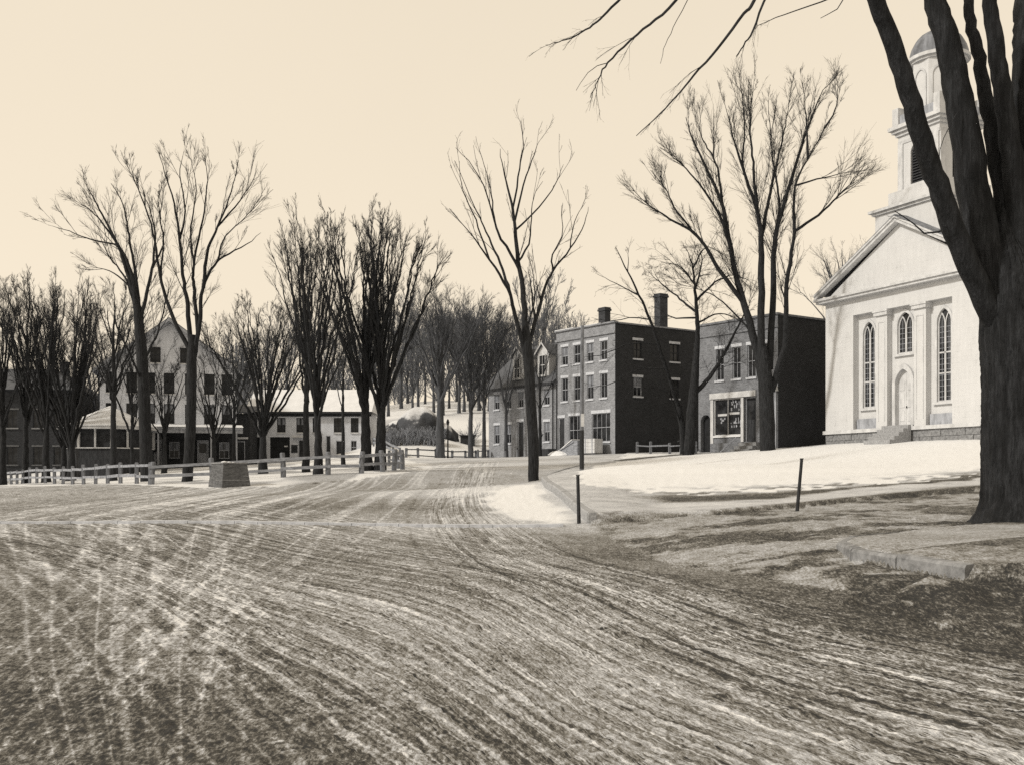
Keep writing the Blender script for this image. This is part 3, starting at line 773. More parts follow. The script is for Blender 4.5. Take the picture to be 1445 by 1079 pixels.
window(b1, 5.86, 1.1, 2.28, 2.3, bars=(3, 1), lintel='lintel', lint_h=.26, over=.08)
MB().box(1.72, 3.28, .02, .22, .02, .94).build('stall_riser', M['trim_grey'], b1)
sops = [(1.95, 2.85, 4.75, 6.25), (1.95, 2.85, 7.75, 9.2), (5.95, 6.95, 7.75, 9.2), (5.95, 6.95, 4.75, 6.25), (9.9, 10.8, 7.6, 9.2), (9.9, 10.8, 4.75, 6.25)]
panel(b1, D1, T1 - .05, sops, M['brick_shaded'], (L1, 0, 0), H2, .22, z0=-1.2)
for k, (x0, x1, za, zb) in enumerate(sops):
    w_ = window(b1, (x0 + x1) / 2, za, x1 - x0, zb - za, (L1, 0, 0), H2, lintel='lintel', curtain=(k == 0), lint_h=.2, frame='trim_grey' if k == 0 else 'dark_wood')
panel(b1, D1, T1 - .05, [], M['brick_shaded'], (0, D1, 0), -H2, z0=-1.2)
panel(b1, L1, T1 - .05, [], M['brick_shaded'], (L1, D1, 0), math.pi, z0=-1.2)
MB().box(.25, L1 - .25, .25, D1 - .25, T1 - .7, T1 - .55).build('roof', M['tin'], b1)
MB().box(-.06, L1 + .05, -.12, -.003, 9.62, 9.80).box(-.08, L1 + .06, -.16, .3, T1 + .002, T1 + .12).box(L1 - .26, L1 + .09, .302, D1 + .05, T1 - .045, T1 + .07).box(-.06, .28, .302, D1 + .05, T1 - .045, T1 + .07).build('cornice', M['brick_lit'], b1)
MB().box(-.08, 2.4, -.1, .25, T1 + .125, T1 + .19).box(3.2, 5.9, -.1, .25, T1 + .125, T1 + .17).build('snow_cap', M['snow'], b1)
chimney(b1, 2.75, 3.0, T1 - .6, T1 + 1.75, .85, .6); chimney(b1, L1 - .55, 5.45, T1 - .6, T1 + 2.55, .7, .85, 'brick_dark')
MB().tube([(.12, -.1, .1), (.12, -.1, 9.5)], .05, 6).build('downpipe', M['iron'], b1)
MB().box(-.3, L1 + .1, -1.1, -.004, -1.2, .05).build('doorstep', M['stone'], b1)

# ------------------------------------------------------------------ low brick row with dormers
b0 = empty('brick_rowhouse', (*bpt(-17.8), ZE + 1.9), BRZ)
tag(b0, 'two-storey brick row house with steep shingled roof and dormers', 'building')
L0, T0, D0 = 10.19, 6.62, 8.4
ops = []; wl0 = []
for x in (1.33, 3.18, 5.05, 6.9, 8.85):
    ops.append((x - .4, x + .4, 4.55, 5.95)); wl0.append((x, 4.55, 1.40))
for x in (1.33, 3.18, 6.9, 8.85):
    ops.append((x - .4, x + .4, 1.42, 3.12)); wl0.append((x, 1.42, 1.70))
ops.append((4.55, 5.45, .2, 3.3))
panel(b0, L0, T0, ops, M['brick_lit'], reveal=.22, z0=-1.2)
for x, z, h in wl0: window(b0, x, z, .8, h, lintel='lintel', curtain=(random.random() < .4))
door(b0, 5.0, .2, .9, 3.1, lintel='lintel')
panel(b0, D0, T0, [], M['brick_shaded'], (0, D0, 0), -H2, z0=-1.2)
panel(b0, L0, T0, [], M['brick_shaded'], (L0, D0, 0), math.pi, z0=-1.2)
RH0 = 3.75
g = MB(); g.add([(0, 0, T0), (0, D0, T0), (0, D0 / 2, T0 + RH0)], [(0, 2, 1)]).build('gable', M['brick_shaded'], b0)
sl = RH0 / (D0 / 2)
r = MB()
for s_ in (0, 1):
    y0, y1 = (-.4, D0 / 2) if s_ == 0 else (D0 + .4, D0 / 2)
    za, zb = T0 - .4 * sl, T0 + RH0
    r.add([(-.75, y0, za), (L0 - .01, y0, za), (L0 - .01, y1, zb), (-.75, y1, zb), (-.75, y0, za + .16), (L0 - .01, y0, za + .16), (L0 - .01, y1, zb + .16), (-.75, y1, zb + .16)],
          [(4, 5, 6, 7), (0, 3, 2, 1), (0, 1, 5, 4), (3, 0, 4, 7), (1, 2, 6, 5)] if s_ == 0 else [(7, 6, 5, 4), (1, 2, 3, 0), (4, 5, 1, 0), (7, 4, 0, 3), (5, 6, 2, 1)])
rf = r.build('roof', M['shingle'], b0)
MB().box(-.7, L0 - .02, -.52, -.405, T0 - .4 * sl - .06, T0 - .4 * sl + .14).build('gutter', M['dark_wood'], b0)
for x in (4.15, 7.9):
    dm = empty('dormer', (x, 0, 0), 0, b0)
    fy = .35; zb = T0 + fy * sl + .18; zt = zb + 2.0; w_ = .82
    yb = (zt - T0) / sl
    MB().add([(-w_, fy, zb - .3), (w_, fy, zb - .3), (w_, fy, zt), (0, fy, zt + .75), (-w_, fy, zt), (-w_, yb, zt), (w_, yb, zt), (0, (zt + .75 - T0) / sl, zt + .75)],
             [(0, 1, 2, 3, 4), (1, 6, 2), (0, 4, 5)]).build('dormer_wall', M['trim_white'], dm)
    MB().add([(w_ + .15, fy - .2, zt - .14), (0, fy - .2, zt + .80), (0, (zt + .8 - T0) / sl, zt + .80), (w_ + .15, yb, zt - .14), (-w_ - .15, fy - .2, zt - .14), (-w_ - .15, yb, zt - .14)],
             [(0, 3, 2, 1), (4, 1, 2, 5)]).build('dormer_roof', M['shingle'], dm)
    MB().add([(w_ + .17, fy - .25, zt - .2), (0, fy - .25, zt + .76), (-w_ - .17, fy - .25, zt - .2), (-w_ - .17, fy - .25, zt - .02), (0, fy - .25, zt + .94), (w_ + .17, fy - .25, zt - .02)],
             [(0, 5, 4, 1), (1, 4, 3, 2)]).build('bargeboard', M['trim_white'], dm)
    window(b0, x, zb + .05, .9, 1.75, (0, fy - .15, 0), 0, frame='trim_white', sill='trim_white', depth=.06)
MB().tube([(L0 - .35, -.12, 0), (L0 - .35, -.12, T0)], .055, 6).build('downpipe', M['iron'], b0)

# ------------------------------------------------------------------ two-storey brick shop
b2 = empty('brick_shop', (*bpt(9.2), ZE + 1.85), BRZ)
tag(b2, 'two-storey brick shop with white beam over its display window and door', 'building')
L2, T2, D2 = 7.4, 9.2, 16.0
ops = [(.22, 1.20, .05, 2.9)]
ux = (2.12, 3.70, 5.08, 6.5)
for x in ux: ops.append((x - .38, x + .38, 5.2, 7.4))
ops += [(1.53, 4.11, 1.3, 3.88), (4.38, 5.46, .80, 3.88)]
panel(b2, L2, T2, ops, M['brick_tree_shade'], reveal=.3, z0=-1.0)
for x in ux: window(b2, x, 5.2, .76, 2.2, lintel='lintel')
sw = window(b2, 2.82, 1.3, 2.58, 2.58, bars=(1, 0), frame='trim_white', sill='snow', over=.05, depth=.1)
g_ = MB()
for x0, x1, z in ((-1.0, -.12, 1.38), (.12, 1.05, 1.45)):
    g_.box(x0, x1, .105, .118, z, z + .16)
g_.build('shelf', M['trim_white'], sw)
g_ = MB()
rr_ = random.Random(5)
for k in range(26):
    x = rr_.uniform(.12, 1.15); z = rr_.choice((.55, .8, 1.0, 1.7, 1.9, 2.1, 2.25)); h = rr_.uniform(.08, .26)
    g_.box(x, x + rr_.uniform(.05, .12), .106, .116, z, z + h)
for k in range(7):
    x = rr_.uniform(-.8, -.3); z = rr_.choice((.85, 1.0, 1.12)); g_.box(x, x + .12, .106, .116, z, z + .14)
tag(g_.build('shop_goods', M['trim_grey'], sw), kind='stuff')
door(b2, 4.92, .80, 1.08, 3.08, glazed=True, depth=.25, frame='trim_grey')
MB().box(1.20, 5.50, -.12, -.004, 3.90, 4.30).build('shop_beam', M['trim_white'], b2)
MB().box(4.13, 4.37, -.06, .12, .8, 3.88).build('shop_pilaster', M['trim_white'], b2)
MB().box(1.22, 1.5, -.05, -.004, .02, 3.88).build('shop_pilaster', M['trim_white'], b2)
# arched passage at the left end: infill above a round arch, door set deep
m = MB(); n = 12; ca, ra = .71, .49
arc = [(ca + ra * math.cos(a), 2.35 + ra * math.sin(a)) for a in np.linspace(0, math.pi, n)]
for (xa, za), (xb, zb) in zip(arc[:-1], arc[1:]):
    m.add([(xa, .01, za), (xa, .01, 2.9), (xb, .01, 2.9), (xb, .01, zb)], [(0, 1, 2, 3)])
    m.add([(xa, .01, za), (xb, .01, zb), (xb, .3, zb), (xa, .3, za)], [(0, 1, 2, 3)])
m.build('arch', M['brick_tree_shade'], b2)
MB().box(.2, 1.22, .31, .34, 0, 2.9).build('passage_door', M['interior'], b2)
panel(b2, D2, T2 - .04, [], M['brick_shaded'], (L2, 0, 0), H2, z0=-1.0)
panel(b2, D2, T2 - .04, [], M['brick_shaded'], (0, D2, 0), -H2, z0=-1.0)
panel(b2, L2, T2 - .04, [], M['brick_shaded'], (L2, D2, 0), math.pi, z0=-1.0)
MB().box(.25, L2 - .25, .25, D2 - .25, T2 - .7, T2 - .55).build('roof', M['tin'], b2)
MB().box(-.05, L2 + .05, -.1, .28, T2 + .002, T2 + .14).box(-.04, L2 + .04, -.08, -.004, T2 - .85, T2 - .68).box(L2 - .26, L2 + .08, .282, D2, T2 - .035, T2 + .10).build('cornice', M['brick_tree_shade'], b2)
st = MB()
for k in range(3): st.box(4.2, 5.9, -1.2 + k * .38, -.005, -.9, .26 + k * .24) if k == 0 else st.box(4.2 + .02 * k, 5.9 - .02 * k, -1.2 + k * .38, -.005, .261 + (k - 1) * .24, .26 + k * .24)
st.build('steps', M['stone'], b2)
MB().beam((3.3, -1.2, .1), (4.3, -.7, 1.1), .06, .08).build('hand_rail', M['old_wood'], b2)
MB().tube([(L2 - .12, -.09, .1), (L2 - .12, -.09, 4.1)], .07, 6).build('downpipe', M['trim_grey'], b2)  # added pale pipe, stands in for the brick corner catching the sun
MB().frustum(L2 - .28, L2 + .04, -.26, -.004, 4.1, 4.45, .05).build('corner_lamp_head', M['trim_white'], b2)  # added pale head on the pipe, in place of a corner lamp
MB().box(L2 - .72, L2 - .5, -.06, -.004, 2.4, 3.05).build('notice_board', M['trim_white'], b2)
MB().box(1.5, 4.15, -.35, -.08, .02, .75).build('stall_riser', M['brick_tree_shade'], b2)

# ------------------------------------------------------------------ church
CU = np.array([708.0, -1550.0]); CU /= np.linalg.norm(CU); CN = np.array([-CU[1], CU[0]]); CO = np.array([(1165 - CX) / FPX * 70, 70.0])
ch = empty('church', (*CO, 0), math.atan2(CU[1], CU[0]))
tag(ch, 'white wooden church with pediment, pointed windows and domed bell tower', 'church')
W, CC, DEEP, ND = 12.86, 6.43, 0.42, 22.0
zb_, zs_, zr_, zf_, zc_ = ZE + 2.9, ZE + 3.12, ZE + 10.12, ZE + 11.15, ZE + 11.46
def arch_pts(cx, half, zspring, zapex, n=9):
    """pointed arch from right spring over apex to left spring (x, z)"""
    pts = []
    for k in range(n + 1):
        a = k / n
        pts.append((cx + half * math.cos(a * H2) ** 0.75 if a < 1 else cx, zspring + (zapex - zspring) * math.sin(a * H2) ** 1.0))
    out = []
    R = ((zapex - zspring) ** 2 + half ** 2) / (2 * half)
    th = math.asin(min(1, (zapex - zspring) / R))
    for k in range(n + 1):
        a = th * k / n
        out.append((cx + half - R + R * math.cos(a), zspring + R * math.sin(a)))
    left = [(2 * cx - x, z) for x, z in out[::-1][1:]]
    return out + left
def spandrel(m, cx, half, zs, za, ztop, y0, y1):
    a = arch_pts(cx, half, zs, za)
    for (xa, z0), (xb, z1) in zip(a[:-1], a[1:]):
        m.add([(xa, y0, z0), (xa, y0, ztop), (xb, y0, ztop), (xb, y0, z1)], [(0, 1, 2, 3)])
        m.add([(xa, y0, z0), (xb, y0, z1), (xb, y1, z1), (xa, y1, z0)], [(0, 1, 2, 3)])
def arch_band(m, cx, h0, h1, z0, zs, a0, a1, y0, y1):
    """moulding: jambs and pointed hood between half widths h0 (inner) and h1 (outer)"""
    inn = [(cx + h0, z0)] + arch_pts(cx, h0, zs, a0) + [(cx - h0, z0)]
    out = [(cx + h1, z0)] + arch_pts(cx, h1, zs, a1) + [(cx - h1, z0)]
    for i in range(len(inn) - 1):
        q = [inn[i], out[i], out[i + 1], inn[i + 1]]
        m.prism_y(q, y0, y1)
# outer wall strips, flush
panel(ch, 2.52, zf_, [], M['church_paint'], (0, 0, 0), 0, z0=zs_)
panel(ch, W - 10.34, zf_, [], M['church_paint'], (10.34, 0, 0), 0, z0=zs_)
MB().add([(2.52, 0, zr_), (10.34, 0, zr_), (10.34, 0, zf_), (2.52, 0, zf_), (2.52, DEEP, zr_), (10.34, DEEP, zr_)], [(0, 1, 2, 3), (4, 5, 1, 0)]).build('frieze', M['church_paint'], ch)
MB().add([(2.52, 0, zs_), (2.52, 0, zr_), (2.52, DEEP, zr_), (2.52, DEEP, zs_)], [(0, 3, 2, 1)]).build('jamb', M['church_paint'], ch)
MB().add([(10.34, 0, zs_), (10.34, 0, zr_), (10.34, DEEP, zr_), (10.34, DEEP, zs_)], [(0, 1, 2, 3)]).build('jamb', M['church_paint'], ch)
panel(ch, ND, zf_, [(3 + 4.5 * k, 4.3 + 4.5 * k, ZE + 5, ZE + 9.5) for k in range(4)], M['church_paint'], (W, 0, 0), H2, z0=zs_)
panel(ch, ND, zf_, [], M['church_paint'], (0, ND, 0), -H2, z0=zs_)
panel(ch, W, zf_, [], M['church_paint'], (W, ND, 0), math.pi, z0=zs_)
for k in range(4): window(ch, 3.65 + 4.5 * k, ZE + 5, 1.3, 4.5, (W, 0, 0), H2, bars=(1, 3), frame='trim_white', sill='trim_white')
# recessed back wall with pointed openings
wins = [(3.47, .50, ZE + 4.40, ZE + 8.85, ZE + 9.62), (6.43, .58, ZE + 7.38, ZE + 9.05, ZE + 9.80), (9.39, .50, ZE + 4.40, ZE + 8.85, ZE + 9.62)]
dr = (6.38, .62, ZE + 3.22, ZE + 5.65, ZE + 6.50)
ops = [(c - h, c + h, a, t_) for c, h, a, s_, t_ in wins] + [(dr[0] - dr[1], dr[0] + dr[1], dr[2], dr[4])]
panel(ch, 10.34, zr_, [o for o in ops], M['church_paint'], (0, DEEP, 0), 0, .16, z0=zs_)
for c, h, a, s_, t_ in wins:
    fr = MB(); arch_band(fr, c, h + .005, h + .15, a, s_, t_ + .005, t_ + .2, DEEP - .06, DEEP - .003)
    wo_ = fr.build('window', M['trim_white'], ch)
    sp = MB(); spandrel(sp, c, h, s_, t_, t_ + .002, DEEP - .002, DEEP + .16); sp.build('arch', M['church_paint'], wo_)
    tr = MB()
    tr.box(c - .05, c + .05, DEEP + .05, DEEP + .12, a, s_ + .05)
    q = h / 2 + .01                                                     # two pointed lights under the arch
    for sx in (-1, 1):
        arch_band(tr, c + sx * h / 2, h / 2 - .06, h / 2, a + .05, s_ - .1, s_ + .48, s_ + .58, DEEP + .055, DEEP + .11)
    tr.box(c - h, c + h, DEEP + .04, DEEP + .13, a, a + .09)
    zz = a + (s_ - a) * .36
    if t_ - a > 3:
        for z in (a + (s_ - a) * .36, a + (s_ - a) * .62):
            tr.box(c - h, c + h, DEEP + .05, DEEP + .115, z - .04, z + .04)
    tr.build('tracery', M['trim_white'], wo_)
    for sx in (-1, 1):
        lg = MB()
        for k in range(1, int((s_ - a) / .30) + 1):
            z = a + .30 * k
            lg.box(c + sx * h / 2 - h / 2 + .06, c + sx * h / 2 + h / 2 - .06, DEEP + .085, DEEP + .10, z - .010, z + .010)
        lg.box(c + sx * h / 2 - .01, c + sx * h / 2 + .01, DEEP + .0845, DEEP + .0995, a + .05, s_ + .3)
        lg.build('glazing_bars', M['trim_grey'], wo_)
        MB().box(c + sx * h / 2 - h / 2 + .01, c + sx * h / 2 + h / 2 - .01, DEEP + .105, DEEP + .118, a + .02, t_ - .02).build('pane', M['glass'], wo_)
    MB().box(c - h - .25, c + h + .25, DEEP - .16, DEEP - .004, a - .14, a - .005).build('sill', M['trim_white'], wo_)
for c in (3.47, 9.39):                                                     # apron panel under the tall windows
    MB().box(c - .85, c + .85, DEEP - .22, DEEP - .004, zs_ + .01, ZE + 3.75).build('apron', M['trim_grey'], ch)
# door
dd = MB(); arch_band(dd, dr[0], dr[1], dr[1] + .24, dr[2], dr[3], dr[4], dr[4] + .32, DEEP - .16, DEEP - .003)
do = dd.build('door', M['trim_white'], ch)
sp = MB(); spandrel(sp, dr[0], dr[1], dr[3], dr[4], dr[4] + .002, DEEP - .0015, DEEP + .16); sp.build('arch', M['trim_white'], do)
for sx in (-1, 1):
    l = MB().box(dr[0] + (sx - 1) * dr[1] / 2 + .008, dr[0] + (sx + 1) * dr[1] / 2 - .008, DEEP + .12, DEEP + .17, dr[2], dr[4])
    for z0, z1 in ((.25, .85), (1.05, 1.9), (2.05, 2.6)):
        l.box(dr[0] + sx * dr[1] / 2 - .2, dr[0] + sx * dr[1] / 2 + .2, DEEP + .10, DEEP + .119, dr[2] + z0, dr[2] + z1)
    l.build('leaf', M['trim_white'], do)
MB().box(dr[0] + .05, dr[0] + .09, DEEP + .04, DEEP + .098, dr[2] + 1.0, dr[2] + 1.12).build('handle', M['iron'], do)
# antae between the bays
for a, b in ((4.46, 5.36), (7.50, 8.40)):
    m = MB().box(a, b, .03, DEEP - .003, zs_, zr_ - .34)
    pa = m.build('pilaster', M['church_paint'], ch)
    MB().box(a - .10, b + .10, -.10, DEEP - .004, zr_ - .335, zr_ - .13).box(a - .16, b + .16, -.15, DEEP - .004, zr_ - .128, zr_ - .004).build('capital', M['trim_white'], pa)
    MB().box(a + .16, a + .22, .006, .028, zs_ + .4, zr_ - .7).box(b - .22, b - .16, .006, .028, zs_ + .4, zr_ - .7).box(a + .2205, b - .2205, .006, .028, zr_ - .76, zr_ - .7).build('panel_moulding', M['trim_white'], pa)
# water table, foundation of granite blocks
MB().box(-.12, W + .12, -.14, ND, zb_, zs_ - .002).build('sill_beam', M['trim_white'], ch)
fd = empty('foundation', (0, 0, 0), 0, ch)
MB().box(.05, W - .05, .08, ND - .1, ZE + 1.2, zb_ - .004).build('core', M['stone_dark'], fd)
rb = random.Random(3)
for row in range(2):
    z0 = zb_ - .005 - .42 * (row + 1); x = 0.0
    while x < W - .05:
        w_ = rb.uniform(.55, 1.15); x1 = min(W, x + w_)
        if x1 - x > .12:
            o_ = MB().box(x + .012, x1 - .012, rb.uniform(-.03, .01), .079, z0 + .012, z0 + .415).build('stone', M['stone'], fd)
        x = x1
# entrance steps
st = empty('steps', (0, 0, 0), 0, ch)
zg = ZE + 2.1
for k in range(5):
    top = zg + (dr[2] - .02 - zg) * (k + 1) / 5
    MB().box(5.35, 7.45, -1.75 + .34 * k, (-1.75 + .34 * (k + 1)) if k < 4 else -.145, zg - .5, top).build('step', M['granite'], st)
# pediment
def rake_z(x): return zc_ + (ZE + 15.05 - zc_) * (1 - abs(x - CC) / CC)
MB().add([(0, .02, zf_ + .2), (W, .02, zf_ + .2), (CC, .02, rake_z(CC))], [(0, 1, 2)]).build('tympanum', M['church_paint'], ch)
MB().box(-.42, W + .42, -.44, ND + .2, zf_ + .002, zf_ + .16).box(-.55, W + .55, -.56, ND + .3, zf_ + .162, zc_).build('cornice', M['trim_white'], ch)
rk = MB()
for sx in (-1, 1):
    e = CC + sx * (CC + .62); ze = zc_ - .02
    zt_ = ZE + 15.05
    for (o0, o1, yf) in ((0.0, .20, -.40), (.202, .32, -.48)):
        q = [(e, ze + o0), (CC, zt_ + o0), (CC, zt_ + o1), (e, ze + o1)]
        if sx > 0: q = q[::-1]
        rk.prism_y(q, yf, .018)
rk.build('raking_cornice', M['trim_white'], ch)
rf = MB()
for sx in (-1, 1):
    e = CC + sx * (CC + .6); q = [(e, zc_ + .28), (CC, ZE + 15.39), (CC, ZE + 15.47), (e, zc_ + .36)]
    if sx > 0: q = q[::-1]
    rf.prism_y(q, -.44, ND + .4)
rf.build('roof', M['tin'], ch)
# tower: plinth stage, belfry, balustrade, lantern, dome
tw = empty('tower', (CC, 3.05, 0), 0, ch)
def ring_box(m, hw, z0, z1): return m.box(-hw, hw, -hw, hw, z0, z1)
ring_box(MB(), 2.55, ZE + 11.0, ZE + 15.95).build('plinth_stage', M['church_paint'], tw)
m = MB(); ring_box(m, 2.7, ZE + 15.952, ZE + 16.1); ring_box(m, 2.86, ZE + 16.102, ZE + 16.26); m.build('plinth_cornice', M['trim_white'], tw)
m = MB(); ring_box(m, 2.02, ZE + 16.262, ZE + 17.25); m.build('belfry_base', M['church_paint'], tw)
hw = 1.62
for k in range(4):
    lo_ = ((-hw, -hw, 0), (hw, -hw, 0), (hw, hw, 0), (-hw, hw, 0))[k]; tz = k * H2
    panel(tw, 2 * hw, ZE + 20.6, [(hw - .62, hw + .62, ZE + 17.55, ZE + 20.0)], M['church_paint'], lo_, tz, .2, z0=ZE + 17.252)
    sp = MB(); spandrel(sp, hw, .62, ZE + 19.38, ZE + 20.0, ZE + 20.002, -.001, .2)
    sp.build('arch', M['church_paint'], tw, lo_, tz)
    for j in range(15):
        z = ZE + 17.58 + j * .163
        MB().add([(hw - .6, .05, z), (hw + .6, .05, z), (hw + .6, .18, z + .13), (hw - .6, .18, z + .13), (hw - .6, .05, z + .02), (hw + .6, .05, z + .02), (hw + .6, .18, z + .15), (hw - .6, .18, z + .15)],
                 [(4, 5, 6, 7), (3, 2, 1, 0), (0, 1, 5, 4)]).build('louvre', M['dark_wood'], tw, lo_, tz)
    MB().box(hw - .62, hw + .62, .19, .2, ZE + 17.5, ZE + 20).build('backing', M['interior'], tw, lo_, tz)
    pl_ = MB()
    for x0 in (.0, 2 * hw - .46): pl_.box(x0 + .03, x0 + .43, -.07, -.002, ZE + 17.254, ZE + 20.1)
    pl_.box(.0, 2 * hw, -.04, -.002, ZE + 20.11, ZE + 20.3)
    pl_.build('pilaster', M['trim_white'], tw, lo_, tz)
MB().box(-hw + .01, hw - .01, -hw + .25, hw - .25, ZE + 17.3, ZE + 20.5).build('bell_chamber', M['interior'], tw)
m = MB(); ring_box(m, 1.74, ZE + 20.602, ZE + 20.8); ring_box(m, 1.90, ZE + 20.802, ZE + 20.98); ring_box(m, 2.05, ZE + 20.982, ZE + 21.2); m.build('belfry_cornice', M['trim_white'], tw)
m = MB()
for sx in (-1, 1):
    for sy in (-1, 1): MB().box(sx * 1.62 - .24, sx * 1.62 + .24, sy * 1.62 - .24, sy * 1.62 + .24, ZE + 21.202, ZE + 22.3).build('corner_block', M['trim_white'], tw)
m = MB()
for k in (-1, 1):
    m.box(-1.379, 1.379, k * 1.62 - .1, k * 1.62 + .1, ZE + 21.203, ZE + 21.85); m.box(k * 1.62 - .1, k * 1.62 + .1, -1.379, 1.379, ZE + 21.203, ZE + 21.85)
m.build('parapet', M['trim_grey'], tw)
oct_ = lambda r_, n=8, ph=math.pi / 8: [(r_ * math.cos(ph + 2 * math.pi * i / n), r_ * math.sin(ph + 2 * math.pi * i / n)) for i in range(n)]
MB().prism_z(oct_(1.55), ZE + 21.21, ZE + 24.7).build('lantern', M['church_paint'], tw)
la = MB()
for i in range(8):
    a = i * math.pi / 4; c, s = math.cos(a), math.sin(a); R_ = 1.55 * math.cos(math.pi / 8)
    mm = MB(); arch_band(mm, 0, .36, .46, ZE + 21.95, ZE + 23.7, ZE + 24.15, ZE + 24.28, -.06, -.003)
    la.add([(c * (R_ - p[1]) - s * p[0], s * (R_ - p[1]) + c * p[0], p[2]) for p in mm.v], mm.f)
la.build('arch_panel', M['trim_white'], tw)
m = MB(); m.prism_z(oct_(1.62, 24), ZE + 24.702, ZE + 24.85); m.prism_z(oct_(1.78, 24), ZE + 24.852, ZE + 25.05); m.build('lantern_cornice', M['trim_white'], tw)
m = MB(); n = 24; prof = [(1.62, 25.052), (1.60, 25.4), (1.50, 25.75), (1.32, 26.1), (1.05, 26.38), (.74, 26.58), (.52, 26.65)]
for (r0, z0), (r1, z1) in zip(prof[:-1], prof[1:]):
    for i in range(n):
        a0, a1 = 2 * math.pi * i / n, 2 * math.pi * (i + 1) / n
        k0 = 1.03 if i % 2 else 1.0; k1 = 1.0 if i % 2 else 1.03
        m.add([(k0 * r0 * math.cos(a0), k0 * r0 * math.sin(a0), ZE + z0), (k1 * r0 * math.cos(a1), k1 * r0 * math.sin(a1), ZE + z0), (k1 * r1 * math.cos(a1), k1 * r1 * math.sin(a1), ZE + z1), (k0 * r1 * math.cos(a0), k0 * r1 * math.sin(a0), ZE + z1)], [(0, 1, 2, 3)])
m.build('dome', M['tin'], tw)
MB().prism_z(oct_(.55), ZE + 26.64, ZE + 27.05, oct_(.02)).build('finial', M['tin'], tw)

# ------------------------------------------------------------------ hotel with gable front, porch and corner pavilion
hz = ZE + 1.1
ht = empty('hotel', (-37.0, 98.6, hz), math.radians(16))
tag(ht, 'large pale clapboard inn with gable front and long dark porch', 'building')
LW, EV, AP, HD = 11.9, 9.0, 13.4, 9.0
cols = (.97, 2.71, 4.26, 5.94, 7.80, 9.48, 11.05)
ops = [(x - .47, x + .47, z, z + h) for x in cols for z, h in ((6.77, 1.87), (4.05, 1.80))]
panel(ht, LW, EV, ops, M['clapboard'], reveal=.12, z0=-1.0)
for x in cols:
    window(ht, x, 6.77, .94, 1.87, frame='dark_wood', sill='trim_white', depth=.06, over=.06); window(ht, x, 4.05, .94, 1.80, frame='dark_wood', sill='trim_white', depth=.06, over=.06, curtain=(random.random() < .6))
MB().add([(0, 0, EV), (LW, 0, EV), (LW / 2, 0, AP)], [(0, 1, 2)]).build('gable', M['clapboard'], ht)
for x in (4.75, 7.35): window(ht, x, 9.55, .9, 1.4, (0, -.1, 0), 0, frame='dark_wood', sill='trim_white', depth=.05, over=.06)
panel(ht, HD, EV, [], M['clapboard'], (LW, 0, 0), H2, z0=-1.0); panel(ht, HD, EV, [], M['clapboard'], (0, HD, 0), -H2, z0=-1.0); panel(ht, LW, EV, [], M['clapboard'], (LW, HD, 0), math.pi, z0=-1.0)
r = MB(); sl = (AP - EV) / (LW / 2)
for sx in (-1, 1):
    q = [(LW / 2 + sx * (LW / 2 + .6), EV - .6 * sl), (LW / 2, AP), (LW / 2, AP + .25), (LW / 2 + sx * (LW / 2 + .6), EV - .6 * sl + .22)]
    r.prism_y(q if sx < 0 else q[::-1], -.6, HD + .3)
r.build('roof', M['shingle'], ht)
b_ = MB()
for sx in (-1, 1):
    q = [(LW / 2 + sx * (LW / 2 + .62), EV - .62 * sl - .1), (LW / 2, AP - .12), (LW / 2, AP + .16), (LW / 2 + sx * (LW / 2 + .62), EV - .62 * sl + .16)]
    b_.prism_y(q if sx < 0 else q[::-1], -.7, -.605)
b_.build('bargeboard', M['trim_grey'], ht)
# porch
MB().box(-.5, LW + .3, -3.2, -.01, -1.0, .25).build('porch_floor', M['dark_wood'], ht)
MB().box(-.6, LW + .45, -3.4, -.01, 3.42, 3.62).box(-.6, LW + .45, -3.3, -3.2, 3.1, 3.418).build('porch_fascia', M['trim_grey'], ht)
MB().add([(-.7, -3.55, 3.625), (LW + .5, -3.55, 3.625), (LW + .5, -.01, 4.0), (-.7, -.01, 4.0)], [(0, 1, 2, 3)]).build('porch_roof', M['snow'], ht)
for x in (5.1, 7.4, 9.6, 11.8): MB().box(x - .07, x + .07, -3.27, -3.13, .252, 3.098).build('porch_post', M['trim_grey'], ht)
MB().box(-.4, LW + .1, -.12, -.02, .26, 3.4).build('porch_screen', M['screen'], ht)
for x in (4.8, 8.9): 
    door(ht, x, .27, 1.0, 2.3, (0, -.28, 0), 0, mat='trim_grey', frame='trim_grey', glazed=True, depth=.02)
for x in (6.4, 10.8): window(ht, x, .9, .9, 1.5, (0, -.26, 0), 0, frame='trim_grey', sill=None, depth=.05, curtain=True)
# pavilion, eight-sided with a hipped snowy roof
pz = float(Zb(-34.6, 95.5))
pv = empty('porch_pavilion', (-35.0, 95.6, pz))
tag(pv, 'eight-sided open porch pavilion with white snow-covered hipped roof', 'pavilion')
R8 = 3.75; ez = ZE + 4.45 - pz; apz = ZE + 6.45 - pz; rz8 = ZE + 2.78 - pz
o8 = lambda r_: [(r_ * math.cos(math.pi / 8 + i * math.pi / 4), r_ * math.sin(math.pi / 8 + i * math.pi / 4)) for i in range(8)]
MB().prism_z(o8(R8 * 1.12), ez + .14, apz, o8(.06)).build('roof', M['snow'], pv)
MB().prism_z(o8(R8 * 1.10), ez - .12, ez + .137).build('eave', M['trim_white'], pv)
MB().prism_z(o8(R8 * .97), -.8, rz8 - .1).build('skirt', M['dark_wood'], pv)
MB().prism_z(o8(R8), rz8 - .098, rz8).build('rail', M['trim_white'], pv)
